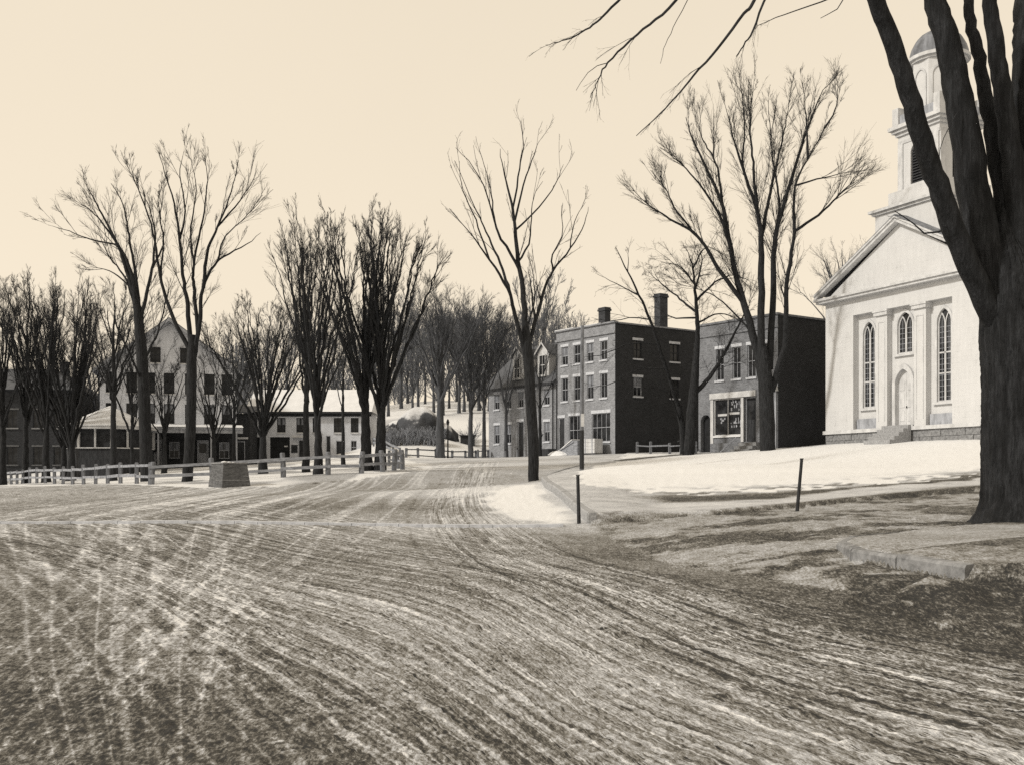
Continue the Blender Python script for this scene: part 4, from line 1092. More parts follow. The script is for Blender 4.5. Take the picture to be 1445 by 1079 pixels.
for i, (x, y) in enumerate(o8(R8 * .97)):
    MB().box(x - .10, x + .10, y - .10, y + .10, rz8 + .002, ez - .122).build('post', M['trim_white'], pv)
    x2, y2 = o8(R8 * .97)[(i + 1) % 8]
    xm, ym = (x + x2) / 2, (y + y2) / 2
    MB().box(xm - .07, xm + .07, ym - .07, ym + .07, rz8 + .002, ez - .122).build('post', M['trim_white'], pv)
    MB().add([(x * .95, y * .95, rz8 + .01), (x2 * .95, y2 * .95, rz8 + .01), (x2 * .95, y2 * .95, ez - .13), (x * .95, y * .95, ez - .13)], [(0, 1, 2, 3)]).build('screen', M['screen'], pv)

# ------------------------------------------------------------------ white two-storey house with snowy roof, dark annex
wz = ZE + 1.75
wh = empty('white_house', ((352 - CX) / FPX * 110, 110.0, wz))
tag(wh, 'long low white two-storey house with snow on its roof', 'building')
k_ = 110 / FPX
def wxp(px): return (px - 352) * k_
def wzp(py): return (HY - py) * k_ + ZE - wz
WL, WE = wxp(520), wzp(583)
upp = [(397, 12), (424, 11.5), (372, 11.5), (447, 11.5), (477, 12), (500.5, 11)]
ops = [(wxp(c) - w * k_ / 2, wxp(c) + w * k_ / 2, wzp(609.5), wzp(589)) for c, w in upp]
big = [(381, 409, 647, 616), (356, 367, 648, 616)]
drs = [(421, 429.5, 646, 620), (474, 487, 651, 621), (460, 467, 648, 614)]
lw_ = [(495, 503.5, 640, 621)]
ops += [(wxp(a), wxp(b), wzp(c), wzp(d)) for a, b, c, d in big + drs + lw_]
panel(wh, WL, WE, ops, M['clapboard'], reveal=.15, z0=-.8)
for c, w in upp: window(wh, wxp(c), wzp(609.5), w * k_, wzp(589) - wzp(609.5), frame='dark_wood', sill='trim_white', depth=.06, over=.04, curtain=(c in (397, 424)))
for a, b, c, d in big:
    MB().box(wxp(a) + .02, wxp(b) - .02, .13, .148, wzp(c), wzp(d)).build('dark_opening', M['interior'], wh)  # near-black sheet: inside shade of the open doorway put into colour
for a, b, c, d in drs: door(wh, wxp((a + b) / 2), wzp(c), wxp(b) - wxp(a), wzp(d) - wzp(c), depth=.09)
for a, b, c, d in lw_: window(wh, wxp((a + b) / 2), wzp(c), wxp(b) - wxp(a), wzp(d) - wzp(c), frame='trim_grey', depth=.06)
MB().box(wxp(411), wxp(420), -.06, -.004, wzp(638), wzp(627)).build('shutter', M['dark_wood'], wh)
MB().box(wxp(413), wxp(429), -.5, -.004, wzp(617), wzp(614)).build('door_hood', M['trim_white'], wh)
MB().box(wxp(401), wxp(406), .08, .125, wzp(630), wzp(628)).build('notice', M['trim_white'], wh)
WD = 8.0
panel(wh, WD, WE, [], M['clapboard'], (WL, 0, 0), H2, z0=-.8); panel(wh, WD, WE, [], M['clapboard'], (0, WD, 0), -H2, z0=-.8); panel(wh, WL, WE, [], M['clapboard'], (WL, WD, 0), math.pi, z0=-.8)
MB().box(-.35, WL + .35, -.5, -.02, WE - .02, WE + .16).box(-.3, WL + .3, -.12, -.021, WE - .28, WE - .022).build('eave', M['dark_wood'], wh)
r = MB()
xm = wxp(456)
for x0, x1, rise in ((-.4, WL + .4, 2.7),):
    r.add([(x0, -.55, WE + .165), (x1, -.55, WE + .165), (x1, WD / 2, WE + rise), (x0, WD / 2, WE + rise), (x1, WD + .5, WE + .165), (x0, WD + .5, WE + .165)], [(0, 1, 2, 3), (3, 2, 4, 5), (0, 3, 5), (1, 4, 2)])
r.build('roof', M['snow'], wh)
an = empty('dark_annex', ((327 - CX) / FPX * 107, 107.0, ZE + 1.5))
tag(an, 'narrow dark shed between the inn and the white house', 'shed')
AW = (353 - 327) / FPX * 107; AH = (HY - 583) / FPX * 107 - 1.5
panel(an, AW, AH, [(.5, 1.3, .0, 2.3)], M['dark_wood'], reveal=.12, z0=-.8)
door(an, .9, 0, .8, 2.3, depth=.07)
for lo_, rz_, l_ in (((AW, 0, 0), H2, 6), ((0, 6, 0), -H2, 6), ((AW, 6, 0), math.pi, AW)): panel(an, l_, AH, [], M['dark_wood'], lo_, rz_, z0=-.8)
MB().add([(-.3, -.4, AH), (AW + .25, -.4, AH), (AW + .25, 6.3, AH + 1.4), (-.3, 6.3, AH + 1.4), (-.3, -.4, AH + .14), (AW + .25, -.4, AH + .14), (AW + .25, 6.3, AH + 1.54), (-.3, 6.3, AH + 1.54)], [(4, 5, 6, 7), (0, 1, 5, 4), (0, 4, 7, 3), (1, 2, 6, 5), (3, 2, 1, 0), (2, 3, 7, 6)]).build('roof', M['shingle'], an)
MB().box(.3, 1.6, -.08, -.004, 2.5, 2.7).build('notice', M['trim_white'], an)

# ------------------------------------------------------------------ dark brick house at the left edge
lb = empty('dark_brick_house', (-54.0, 104.0, ZE + .6), math.radians(6))
tag(lb, 'dark brick house half hidden behind bare trees at the edge', 'building')
LL, LH, LD = 12.0, 8.0, 10.0
ops = [(x - .5, x + .5, z, z + 1.7) for x in (1.6, 4.0, 6.4, 8.8, 10.7) for z in (.9, 4.4)]
panel(lb, LL, LH, ops, M['brick_black'], reveal=.2, z0=-1.0)
for x0, x1, z0, z1 in ops: window(lb, (x0 + x1) / 2, z0, 1.0, 1.7, frame='dark_wood', lintel=None if x0 < 3 else 'stone_dark', lint_h=.16, sill='stone' if z0 > 2 or x0 < 3 else 'stone_dark')
for lo_, rz_, l_ in (((LL, 0, 0), H2, LD), ((0, LD, 0), -H2, LD), ((LL, LD, 0), math.pi, LL)): panel(lb, l_, LH, [], M['brick_black'], lo_, rz_, z0=-1.0)
MB().prism_z([(-.5, -.5), (LL + .5, -.5), (LL + .5, LD + .5), (-.5, LD + .5)], LH, LH + 2.4, [(3, 4.5), (LL - 3, 4.5), (LL - 3, 5.5), (3, 5.5)]).build('roof', M['shingle'], lb)
chimney(lb, 9.5, 6, LH + 1, LH + 3.0)

# ------------------------------------------------------------------ fences
def fence(name, label, posts, ph, pw, rails, group, mat='old_wood', pmat='post_wood', rail_w=.07, rail_h=.13, round_post=False, skip=()):
    """posts: ground points; rails: heights above ground"""
    base = np.array(posts[0]); root = empty(name, base); tag(root, label, 'fence', group)
    rr = random.Random(len(posts))
    for p in posts:
        q = np.array(p) - base; h = ph * rr.uniform(.94, 1.07); a = rr.uniform(-.04, .04)
        m = MB()
        if round_post: m.tube([(0, 0, -.5), (0, 0, h * .5), (a * h, 0, h - .05), (a * h, 0, h)], [pw * .56, pw * .53, pw * .5, pw * .36], 10)
        else: m.box(-pw / 2, pw / 2, -pw / 2, pw / 2, -.5, h - .04).frustum(-pw / 2, pw / 2, -pw / 2, pw / 2, h - .038, h, pw * .2)
        o = m.build('post', M[pmat], root, q, rr.uniform(-.15, .15)); o.rotation_euler[1] = a
    for i, (p, q) in enumerate(zip(posts[:-1], posts[1:])):
        if i in skip: continue
        for h in rails:
            a = np.array(p) - base + (0, -pw * .5, h + rr.uniform(-.04, .04)); b = np.array(q) - base + (0, -pw * .5, h + rr.uniform(-.04, .04))
            d = (b - a) / np.linalg.norm(b - a)
            o = MB().beam(a - d * .12, b + d * .12, rail_w, rail_h * rr.uniform(.85, 1.15)).build('rail', M[mat], root)
    return root
A0, A1 = np.array([-18.4, 56.0]), np.array([-46.0, 98.2])
def on_line(px, a, b):
    r = (px - CX) / FPX; d = b - a; t_ = (r * a[1] - a[0]) / (d[0] - r * d[1]); p = a + d * t_
    return np.array([p[0], p[1], float(Zb(*p))])
fa = [on_line(px, A0, A1) for px in (212, 193, 170, 152, 135, 118, 102.5, 89, 77, 64, 52, 42, 32.5, 24, 16, 7, -2, -10)]
fence('rail_fence', 'long pale rail fence with closely set square posts before the inn', fa, 1.17, .17, (.95, .42), 'wooden rail fences', rail_h=.15)
fb_px = [(214, 56), (300, 56.3), (400, 57), (463, 57.2), (510, 57.5), (540, 59), (556, 61), (568, 63.5)]
fb = [at_depth(px, d) for px, d in fb_px]
fence('rail_fence', 'two-rail fence with stout round posts bordering the snowy green', fb, 1.2, .26, (.92, .42), 'wooden rail fences', rail_h=.15, round_post=True)
fc = [at_depth(px, d) for px, d in ((568, 63.6), (562, 67), (556, 71), (549, 76))]
fence('rail_fence', 'short fence return running back from the corner of the snowy green', fc, 1.1, .2, (.9, .45), 'wooden rail fences', round_post=True)
fd_ = [at_depth(px, d) for px, d in ((573, 92), (590, 93.5), (615, 95.5), (621.5, 96), (638, 97), (657, 98.5), (671, 99.5), (689, 101))]
fence('rail_fence', 'far dark rail fence at the foot of the snowy hill', fd_, .85, .2, (.72, .22), 'wooden rail fences', mat='post_wood', rail_h=.10)
fe = [np.array([*q, float(Zb(*q))]) for q in [(-13.6, 108.0), (-12.2, 104.5), (-10.9, 100.5), (-9.9, 97.0)]]
fence('rail_fence', 'snow-edged rail fence sloping down beside the thorny brush', fe, .9, .16, (.78, .35), 'wooden rail fences', rail_h=.16)
ff = [np.array([p[0], p[1], Z(*p[:2])]) for p in (P(899, 640, 82.5), P(918, 640, 80.5), P(945, 640, 78.5), P(962, 640, 77.5), P(982, 640, 76.2))]
fence('hitching_rail', 'single hitching rail on thick posts by the brick side wall', ff, .85, .17, (.58,), 'wooden rail fences', mat='post_wood', pmat='post_wood', rail_h=.10, rail_w=.08)

# ------------------------------------------------------------------ stone block, posts, pole
sb_p = np.array([-13.36, 50.6]); sbz = float(Zb(*sb_p)) - .02
sb = empty('stone_block', (*sb_p, sbz), math.radians(40))
tag(sb, 'heavy tapered stone block standing at the roadside by the fence', 'stone block')
m = MB()
for k in range(6):
    i0, z0, z1 = .022 * k, .19 * k + .004, .19 * (k + 1)
    MB().frustum(i0, 1.45 - i0, i0, 1.5 - i0, z0 - (.35 if k == 0 else 0), z1, .018).build('stone_course', M['stone_dark'], sb)
MB().box(.10, 1.35, .10, 1.40, 1.142, 1.20).build('cap_slab', M['stone'], sb)
sl_ = MB()
for (x, y, r_) in ((.32, .45, .17), (.52, .35, .12), (.46, .62, .15), (.9, .7, .10)):
    for k in range(1): sl_.tube([(x, y, 1.19), (x, y, 1.19 + r_ * .25), (x, y, 1.19 + r_ * .45)], [r_, r_ * .85, r_ * .3], 7)
sl_.build('snow_lump', M['snow'], sb, smooth=True)
def iron_post(px, py, h, lean, label):
    g = GP(px, py); o = empty('iron_post', g); tag(o, label, 'post', 'slender posts beside the pavement')
    MB().tube([(0, 0, -.4), (0, 0, 0.0), (lean * .5, 0, h * .5), (lean, 0, h)], [.05, .05, .045, .042], 8).build('shaft', M['iron'], o)
    MB().tube([(lean, 0, h + .001), (lean, 0, h + .03)], [.055, .05], 8).build('cap', M['iron'], o)
iron_post(817, 738, 1.22, -.03, 'slender dark post at the kerb corner by the snow bank')
iron_post(1125, 719, 1.36, .12, 'leaning dark post below the snowy church lawn')
g = GP(821, 665)
up = empty('utility_pole', g); tag(up, 'tall plain wooden pole standing at the tip of the lawn', 'pole')
MB().tube([(0, 0, -.6), (0, 0, 3), (.03, 0, 7.9)], [.125, .115, .095], 10).build('shaft', M['post_wood'], up)
MB().tube([(0, 0, .1), (0, 0, 2.2)], .13, 10).build('kick_band', M['iron'], up)
MB().box(-.06, .12, -.17, -.145, 2.4, 3.1).build('bill', M['trim_white'], up)
lp = empty('lamp_post', at_depth(632, 95.5)); tag(lp, 'slim street lamp post beside the far fence', 'lamp post')
MB().tube([(0, 0, -.3), (0, 0, .6), (0, 0, 3.0)], [.10, .07, .05], 8).build('shaft', M['iron'], lp)
MB().frustum(-.13, .13, -.13, .13, 3.26, 3.5, .08).box(-.15, .15, -.15, .15, 3.23, 3.258).build('lantern_top', M['iron'], lp)
MB().frustum(-.1, .1, -.1, .1, 3.002, 3.228, -.03).build('lantern', M['glass'], lp)

# ------------------------------------------------------------------ things standing before the brick row
def row_thing(name, u, n, label, cat, group=None):
    p = bpt(u, n); o = empty(name, (p[0], p[1], max(Z(*p), 0)), BRZ); tag(o, label, cat, group); return o
o = row_thing('cellar_hatch', -3.9, -1.3, 'sloping cellar hatch under snow before the shop window', 'cellar hatch')
MB().prism_y([(-1.2, -.2), (1.2, -.2), (1.2, 1.15), (.6, 1.2), (-1.2, .25)], -.35, .9).build('hatch_cover', M['old_wood'], o)
MB().prism_y([(-1.3, .27), (.58, 1.23), (.55, 1.29), (-1.3, .36)], -.42, .95).build('snow_sheet', M['snow'], o)
MB().beam((-1.1, -.40, .42), (.7, -.40, 1.05), .05, .07).build('batten', M['old_wood'], o)
o = row_thing('white_crate', -1.55, -1.0, 'white wooden crate by the corner of the brick block', 'crate')
for k in range(4): MB().box(-.75, .75, -.45, -.42, .1 + .29 * k, .1 + .29 * k + .275).build('slat', M['trim_white'], o)
MB().box(-.74, .74, -.415, .4, .08, 1.24).build('box', M['trim_white'], o)
for x in (-.4, .45): MB().box(x - .05, x + .05, -.475, -.452, .06, 1.26).build('cleat', M['trim_grey'], o)
MB().box(-.85, .85, -.5, .5, -.3, .075).build('pallet', M['dark_wood'], o)
o = row_thing('water_trough', -6.9, -1.6, 'dark water trough with pump by the brick doorway', 'trough')
MB().frustum(-.75, .75, -.35, .35, -.2, .65, -.06).build('basin', M['dark_wood'], o)
MB().box(-.95, -.75, -.12, .1, -.2, 1.55).build('pump_post', M['iron'], o)
MB().beam((-.85, 0, 1.45), (-.35, -.1, 1.9), .05, .07).build('handle', M['iron'], o)
MB().beam((-.85, -.1, 1.0), (-.5, -.1, .9), .06, .06).build('spout', M['iron'], o)
o = row_thing('snow_heap', -5.3, -1.6, 'low heap of shovelled snow on the doorstep', 'snow heap')
hm = MB(); n = 14
for i in range(5):
    r0, r1 = 1 - i / 5, 1 - (i + 1) / 5
    for k in range(n):
        a0, a1 = 2 * math.pi * k / n, 2 * math.pi * (k + 1) / n
        f0, f1 = 1 + .18 * math.sin(3 * a0 + i), 1 + .18 * math.sin(3 * a1 + i)
        z0, z1 = .55 * (1 - r0 ** 2) - .1, .55 * (1 - r1 ** 2) - .1
        hm.add([(1.5 * r0 * f0 * math.cos(a0), .7 * r0 * f0 * math.sin(a0), z0), (1.5 * r0 * f1 * math.cos(a1), .7 * r0 * f1 * math.sin(a1), z0), (1.5 * r1 * f1 * math.cos(a1), .7 * r1 * f1 * math.sin(a1), z1), (1.5 * r1 * f0 * math.cos(a0), .7 * r1 * f0 * math.sin(a0), z1)], [(0, 1, 2, 3)])
hm.build('heap', M['snow'], o, smooth=True)
for u, lab in ((-16.3, 'stubby dark post by the far end of the row house'), (-12.0, 'dark hitching post by the row house door'), (-10.2, 'dark hitching post between the row house door and the elm')):
    o = row_thing('hitching_post', u, -2.2, lab, 'post', 'hitching posts before the row house')
    MB().tube([(0, 0, -.3), (0, 0, .75), (0, 0, .82)], [.11, .10, .04], 8).build('shaft', M['post_wood'], o)
    MB().tube([(0, 0, .821), (0, 0, .9), (0, 0, .96)], [.06, .08, .02], 8).build('knob', M['iron'], o)
o = row_thing('old_pump', 8.7, -1.2, 'small pale hand pump beside the arched passage', 'pump')
MB().tube([(0, 0, -.3), (0, 0, .5), (0, 0, .55), (0, 0, 1.4)], [.16, .13, .11, .11], 8).build('barrel', M['trim_grey'], o)
MB().beam((0, 0, 1.3), (.5, -.1, 1.0), .05, .06).build('handle', M['iron'], o)
MB().beam((0, 0, .95), (-.35, -.1, .85), .07, .07).build('spout', M['iron'], o)

# ------------------------------------------------------------------ hillside: rock ledge, brush, cart shed
def lumpy(name, c, rx, ry, rz, seed, mat, parent, squash=1.0, nu=36, nv=18, amp=.25, cut=None):
    r = np.random.default_rng(seed); vs, fs = [], []
    ph = r.random(8) * 6.28
    for j in range(nv + 1):
        v = j / nv * math.pi / 2
        for i in range(nu):
            a = 2 * math.pi * i / nu
            k = 1 + amp * (math.sin(2 * a + ph[0] + v) * .4 + math.sin(5 * a + ph[1] + 3 * v) * .3 + math.sin(9 * a + ph[2]) * math.sin(6 * v + ph[3]) * .3) * math.cos(v) 
            vs.append((rx * k * math.cos(a) * math.cos(v), ry * k * math.sin(a) * math.cos(v), rz * math.sin(v) * (1 + .1 * math.sin(3 * a + ph[4]) * math.cos(v)) - .3))
    for j in range(nv):
        for i in range(nu):
            i2 = (i + 1) % nu
            fs.append((j * nu + i, j * nu + i2, (j + 1) * nu + i2, (j + 1) * nu + i))
    return MB().add(vs, fs).build(name, mat, parent, c, 0, True)
def snow_rock(name):
    t = NT(name); g_ = t.n.new("ShaderNodeNewGeometry"); sp = t.n.new("ShaderNodeSeparateXYZ"); t.l.new(g_.outputs["Normal"], sp.inputs[0])
    n = t.noise(t.coord("Object"), 1.2, 6, .7)
    v = t.math('ADD', sp.outputs[2], t.math('MULTIPLY_ADD', n, .5, -.25))
    t.bump(n, .8, .25)
    return t.done(t.ramp(v, [(.0, grey(.025)), (.48, grey(.08)), (.58, grey(.52, .7)), (1, grey(.6, .8))]), .9)
M['snow_rock'] = snow_rock('snow_rock')
q = P(594, 612, 112); q[2] = float(Zb(q[0], q[1])) - .3
rl = empty('rock_ledge', q); tag(rl, 'dark rocky ledge with arched snowy top on the hillside', 'rock')
lumpy('rock_face', (0, 0, 0), 2.5, 2.0, 3.5, 4, M['snow_rock'], rl, amp=.3)
lumpy('boulder', (2.3, .2, 0), 1.3, 1.3, 1.9, 8, M['snow_rock'], rl, amp=.4)
q = P(563, 580, 126); q[2] = float(Zb(q[0], q[1])) - .2
o = empty('rock_ledge', q); tag(o, 'small dark outcrop higher on the snowy hillside', 'rock'); lumpy('rock_face', (0, 0, 0), 1.6, 1.2, 1.1, 6, M['snow_rock'], o, amp=.4)
o = empty('cart_shed', (P(660, 617, 118)[0], 118, float(Zb(P(660, 617, 118)[0], 118)))); tag(o, 'small dark lean-to box under the shrub on the hillside', 'shed')
MB().box(-.75, .75, -.6, .6, -.3, 1.1).build('box', M['dark_wood'], o); MB().box(-.9, .9, -.75, .75, 1.102, 1.2).build('lid', M['dark_wood'], o); MB().box(-1.6, -.752, -.08, .02, .28, .36).build('shaft', M['dark_wood'], o)

# ------------------------------------------------------------------ bare trees
def tubes(Pts, Rad, sides):
    """Pts (B, n, 3), Rad (B, n) -> verts, quads"""
    B, n, _ = Pts.shape
    t_ = np.gradient(Pts, axis=1); t_ /= np.linalg.norm(t_, axis=2, keepdims=True) + 1e-9
    ref = np.where(np.abs(t_[:, :1, 2:3]) > .85, np.array([1.0, 0, 0]), np.array([0, 0, 1.0]))
    a = np.cross(t_, np.broadcast_to(ref, t_.shape)); a /= np.linalg.norm(a, axis=2, keepdims=True) + 1e-9
    b = np.cross(t_, a)
    ang = np.arange(sides) * 2 * math.pi / sides
    V = Pts[:, :, None] + Rad[:, :, None, None] * (np.cos(ang)[:, None] * a[:, :, None] + np.sin(ang)[:, None] * b[:, :, None])
    idx = np.arange(B * n * sides).reshape(B, n, sides); nx = np.roll(idx, -1, axis=2)
    F = np.stack([nx[:, :-1], idx[:, :-1], idx[:, 1:], nx[:, 1:]], -1).reshape(-1, 4)
    return V.reshape(-1, 3), F
class Tree:
    def __init__(s, seed): s.r = np.random.default_rng(seed); s.tv, s.tf, s.cv, s.cf = [], [], [], []; s.nt = s.nc = 0
    def put(s, V, F, trunk):
        if trunk: s.tv.append(V); s.tf.append(F + s.nt); s.nt += len(V)
        else: s.cv.append(V); s.cf.append(F + s.nc); s.nc += len(V)
    def limb(s, pts, r0, r1, sides=8, step=None, wob=.0, rough=0.0, trunk=True, flare=0.0, prof=None):
        """a drawn limb; returns dense polyline and radii"""
        pts = np.asarray(pts, float); L = np.linalg.norm(np.diff(pts, axis=0), axis=1).sum()
        n = max(6, int(L / (step or max(.35, L / 26))))
        q = spline(pts, n)
        if wob: q[1:-1] += s.r.normal(0, wob, (n - 2, 3))
        u = np.linspace(0, 1, n); rad = r0 * (1 - u) + r1 * u
        if prof: rad = np.interp(u, np.linspace(0, 1, len(prof)), prof)
        if flare: rad = rad + flare * np.exp(-np.linspace(0, L, n) / .45)
        V, F = tubes(q[None], rad[None], sides)
        if rough:
            k = V.reshape(n, sides, 3); c = q[:, None]
            fl = np.repeat(1 + rough * (s.r.random((1, sides)) - .5), n, 0) + rough * .5 * (s.r.random((n, sides)) - .5)
            V = (c + (k - c) * fl[..., None]).reshape(-1, 3)
        s.put(V, F, trunk)
        return q, rad
    def sprout(s, q, rad, m, lo=.2, hi=1.0):
        """m starts along a polyline: position, direction, radius, t"""
        u = np.sort(s.r.uniform(lo, hi, m)) * (len(q) - 1.001); i = u.astype(int); f = (u - i)[:, None]
        pos = q[i] * (1 - f) + q[i + 1] * f; tan = q[i + 1] - q[i]; tan /= np.linalg.norm(tan, axis=1)[:, None] + 1e-9
        return pos, tan, rad[i] * (1 - f[:, 0]) + rad[i + 1] * f[:, 0], u / (len(q) - 1)
    def grow(s, pos, dr, ln, r0, r1, n, sides, wild, up):
        B = len(pos); Pn = np.empty((B, n + 1, 3)); Pn[:, 0] = pos; d = dr.copy()
        for k in range(n):
            d = d + s.r.normal(0, wild, (B, 3)) + np.array([0, 0, up]); d /= np.linalg.norm(d, axis=1)[:, None]
            Pn[:, k + 1] = Pn[:, k] + d * (ln / n)[:, None]
        u = np.linspace(0, 1, n + 1)[None]; R = r0[:, None] * (1 - u) + r1 * u
        V, F = tubes(Pn, R, sides); s.put(V, F, False)
        return Pn, R
    def kids(s, tan, ang, k=1.0):
        v = s.r.normal(0, 1, tan.shape); v -= (v * tan).sum(1)[:, None] * tan; v /= np.linalg.norm(v, axis=1)[:, None]
        a = (s.r.normal(ang, .15, len(tan)) * k)[:, None]
        return np.cos(a) * tan + np.sin(a) * v
    def crown(s, limbs, m1, m2, m3, l1, rmin=.008, up=.07, ang=.55, lo=.22, droop=0.0, n3=2, lod=False):
        """branches, twigs and twiglets on drawn limbs"""
        A = [[], [], [], []]; LL = []
        for q, rad in limbs:
            Lq = np.linalg.norm(np.diff(q, axis=0), axis=1).sum(); m = max(3, int(m1 * Lq / 6))
            p, t_, r_, u = s.sprout(q, rad, m, lo, 1.0)
            A[0].append(p); A[1].append(t_); A[2].append(r_); A[3].append(u); LL.append(np.full(m, Lq))
        p, t_, r_, u, LQ = (np.concatenate(a) for a in (*A, LL))
        ln = 1.2 * l1 * s.r.uniform(.4, 1.15, len(p)) * (1.14 - .74 * u)
        P1, R1 = s.grow(p, s.kids(t_, ang, 1 - .45 * u), ln, np.minimum(r_ * .5, .004 + .0075 * ln * rmin / .0078), rmin * 1.05, 3 if lod else 6, 3 if lod else 4, .05, up)
        for m, k, n, sd, rm in ((m2, .55, 3, 3, rmin * .9), (m3, .50, 1, 3, rmin * .66)):
            if not m: break
            B, nn, _ = P1.shape
            par = np.repeat(np.arange(B), m); u = s.r.uniform(.12, 1.0, len(par)) * (nn - 1.001); i = u.astype(int); f = (u - i)[:, None]
            p = P1[par, i] * (1 - f) + P1[par, i + 1] * f; t_ = P1[par, i + 1] - P1[par, i]; t_ /= np.linalg.norm(t_, axis=1)[:, None] + 1e-9
            l_ = ln[par] * k * s.r.uniform(.4, 1.25, len(par)) * (1.15 - .5 * u / nn)
            rr_ = R1[par, i] * .62
            P1, R1 = s.grow(p, s.kids(t_, ang * .95), l_, np.maximum(rr_, rm), rm * .75, n, sd, .07, up * .7 - droop); ln = l_
    def link(s, name, base, label, group=None, tm='bark', cm='twig', cat='tree'):
        base = np.asarray(base, float)
        root = empty(name, base); tag(root, label, cat, group)
        for nm, v, f, mt in (('trunk', s.tv, s.tf, tm), ('crown', s.cv, s.cf, cm)):
            if not v: continue
            me = np_mesh(nm, np.concatenate(v) - base, np.concatenate(f), M[mt])
            link_mesh(nm, me, root)
        return root

def px_limb(pts, d, dz0=0.0, dz1=0.0):
    """photograph pixels at depth d, drifting dz0..dz1 in depth along the limb"""
    n = len(pts)
    return np.array([P(x, y, d + dz0 + (dz1 - dz0) * i / max(1, n - 1)) for i, (x, y) in enumerate(pts)])

GB = 'bare street trees'
# --- lone elm at the kerb
def zz(x, y): return (600 + x * .4815, 170 + y * .4815)
def drawn(seed, d, trunk, limbs, conv, base, sides=9, wob=.02, lk=.82, **kw):
    T = Tree(seed); k = d / FPX; out = []
    tp = px_limb([conv(*p[:2]) for p in trunk], d)
    g = np.array([tp[0][0], d, base[2] - .3]); tp = np.vstack([g, tp])
    T.limb(tp, trunk[0][2] * k, trunk[-1][2] * k, sides + 5, wob=.01, step=.4, prof=[trunk[0][2] * k] + [q_[2] * k for q_ in trunk], rough=.10, flare=trunk[0][2] * k * .55)
    for pts, r0, r1 in limbs:
        z1 = T.r.normal(0, .09) * d * .55; 
        z0 = T.r.normal(0, .1); pix = [conv(*p) for p in pts]; near_q = None
        if out:                                                          # a side limb leaves its parent where the two meet, at the parent's depth
            A_ = np.concatenate([o_[0] for o_ in out]); u_ = CX + FPX * A_[:, 0] / A_[:, 1]; v_ = HY - FPX * (A_[:, 2] - EYE) / A_[:, 1]
            e_ = np.hypot(u_ - pix[0][0], v_ - pix[0][1]); i_ = int(e_.argmin())
            if e_[i_] < 9: near_q = A_[i_]; z0 = near_q[1] - d; z1 = z0 + z1 * .5
        lp_ = px_limb(pix, d, z0, np.clip(z1, -4, 4))
        if near_q is not None: lp_[0] = near_q
        lp_ = spline(lp_, 40)[:37 if len(pts) > 4 else 40]
        q, rad = T.limb(lp_, r0 * k * lk, r1 * k * .55, sides, wob=wob)
        out.append((q, rad))
    T.crown(out, **kw)
    return T
base = np.array([*P(753, 678, 51.8)[:2], 0]); base[2] = Z(base[0], base[1])
T = drawn(11, 51.8, [(318, 1050, 7.4), (315, 900, 7.3), (306, 760, 7.4), (298, 660, 7.0), (292, 590, 4.6)], [
    ([(298, 690), (290, 560), (280, 450), (265, 350), (258, 270), (240, 190), (225, 120), (215, 40)], 5.6, .6),
    ([(260, 300), (285, 200), (315, 110), (335, 60)], 2.0, .5), ([(257, 268), (275, 150), (288, 70), (278, 0)], 1.8, .5),
    ([(296, 690), (262, 570), (245, 500), (190, 410), (130, 330), (50, 230)], 4.2, .5), ([(246, 505), (225, 430), (180, 330), (140, 240), (60, 60)], 2.8, .5),
    ([(274, 440), (215, 330), (195, 270), (150, 150), (60, 50)], 2.6, .5), ([(190, 410), (150, 300), (110, 200), (100, 120)], 1.6, .5), ([(207, 300), (190, 200), (160, 90)], 1.5, .5),
    ([(312, 690), (325, 580), (345, 510), (375, 440), (430, 370), (470, 290), (482, 225)], 3.8, .5), ([(375, 440), (372, 400), (400, 330), (400, 250)], 1.8, .5),
    ([(280, 420), (300, 370), (312, 300), (315, 240), (360, 150)], 2.0, .5), ([(275, 330), (320, 270), (380, 190), (405, 130)], 1.8, .5), ([(430, 370), (440, 290), (470, 240)], 1.1, .4),
    ([(300, 620), (318, 540), (320, 480), (316, 450)], 1.8, .6), ([(322, 600), (310, 500), (300, 430)], 1.6, .5), ([(335, 540), (330, 490), (322, 470)], 1.3, .6)], zz, base, lk=.85, m1=3.6, m2=2, m3=4, l1=2.3, rmin=.0075, up=.04, ang=.36)
T.link('elm_tree', base, 'tall lone elm leaning at the kerb beside the snow bank', GB, 'bark', 'twig')

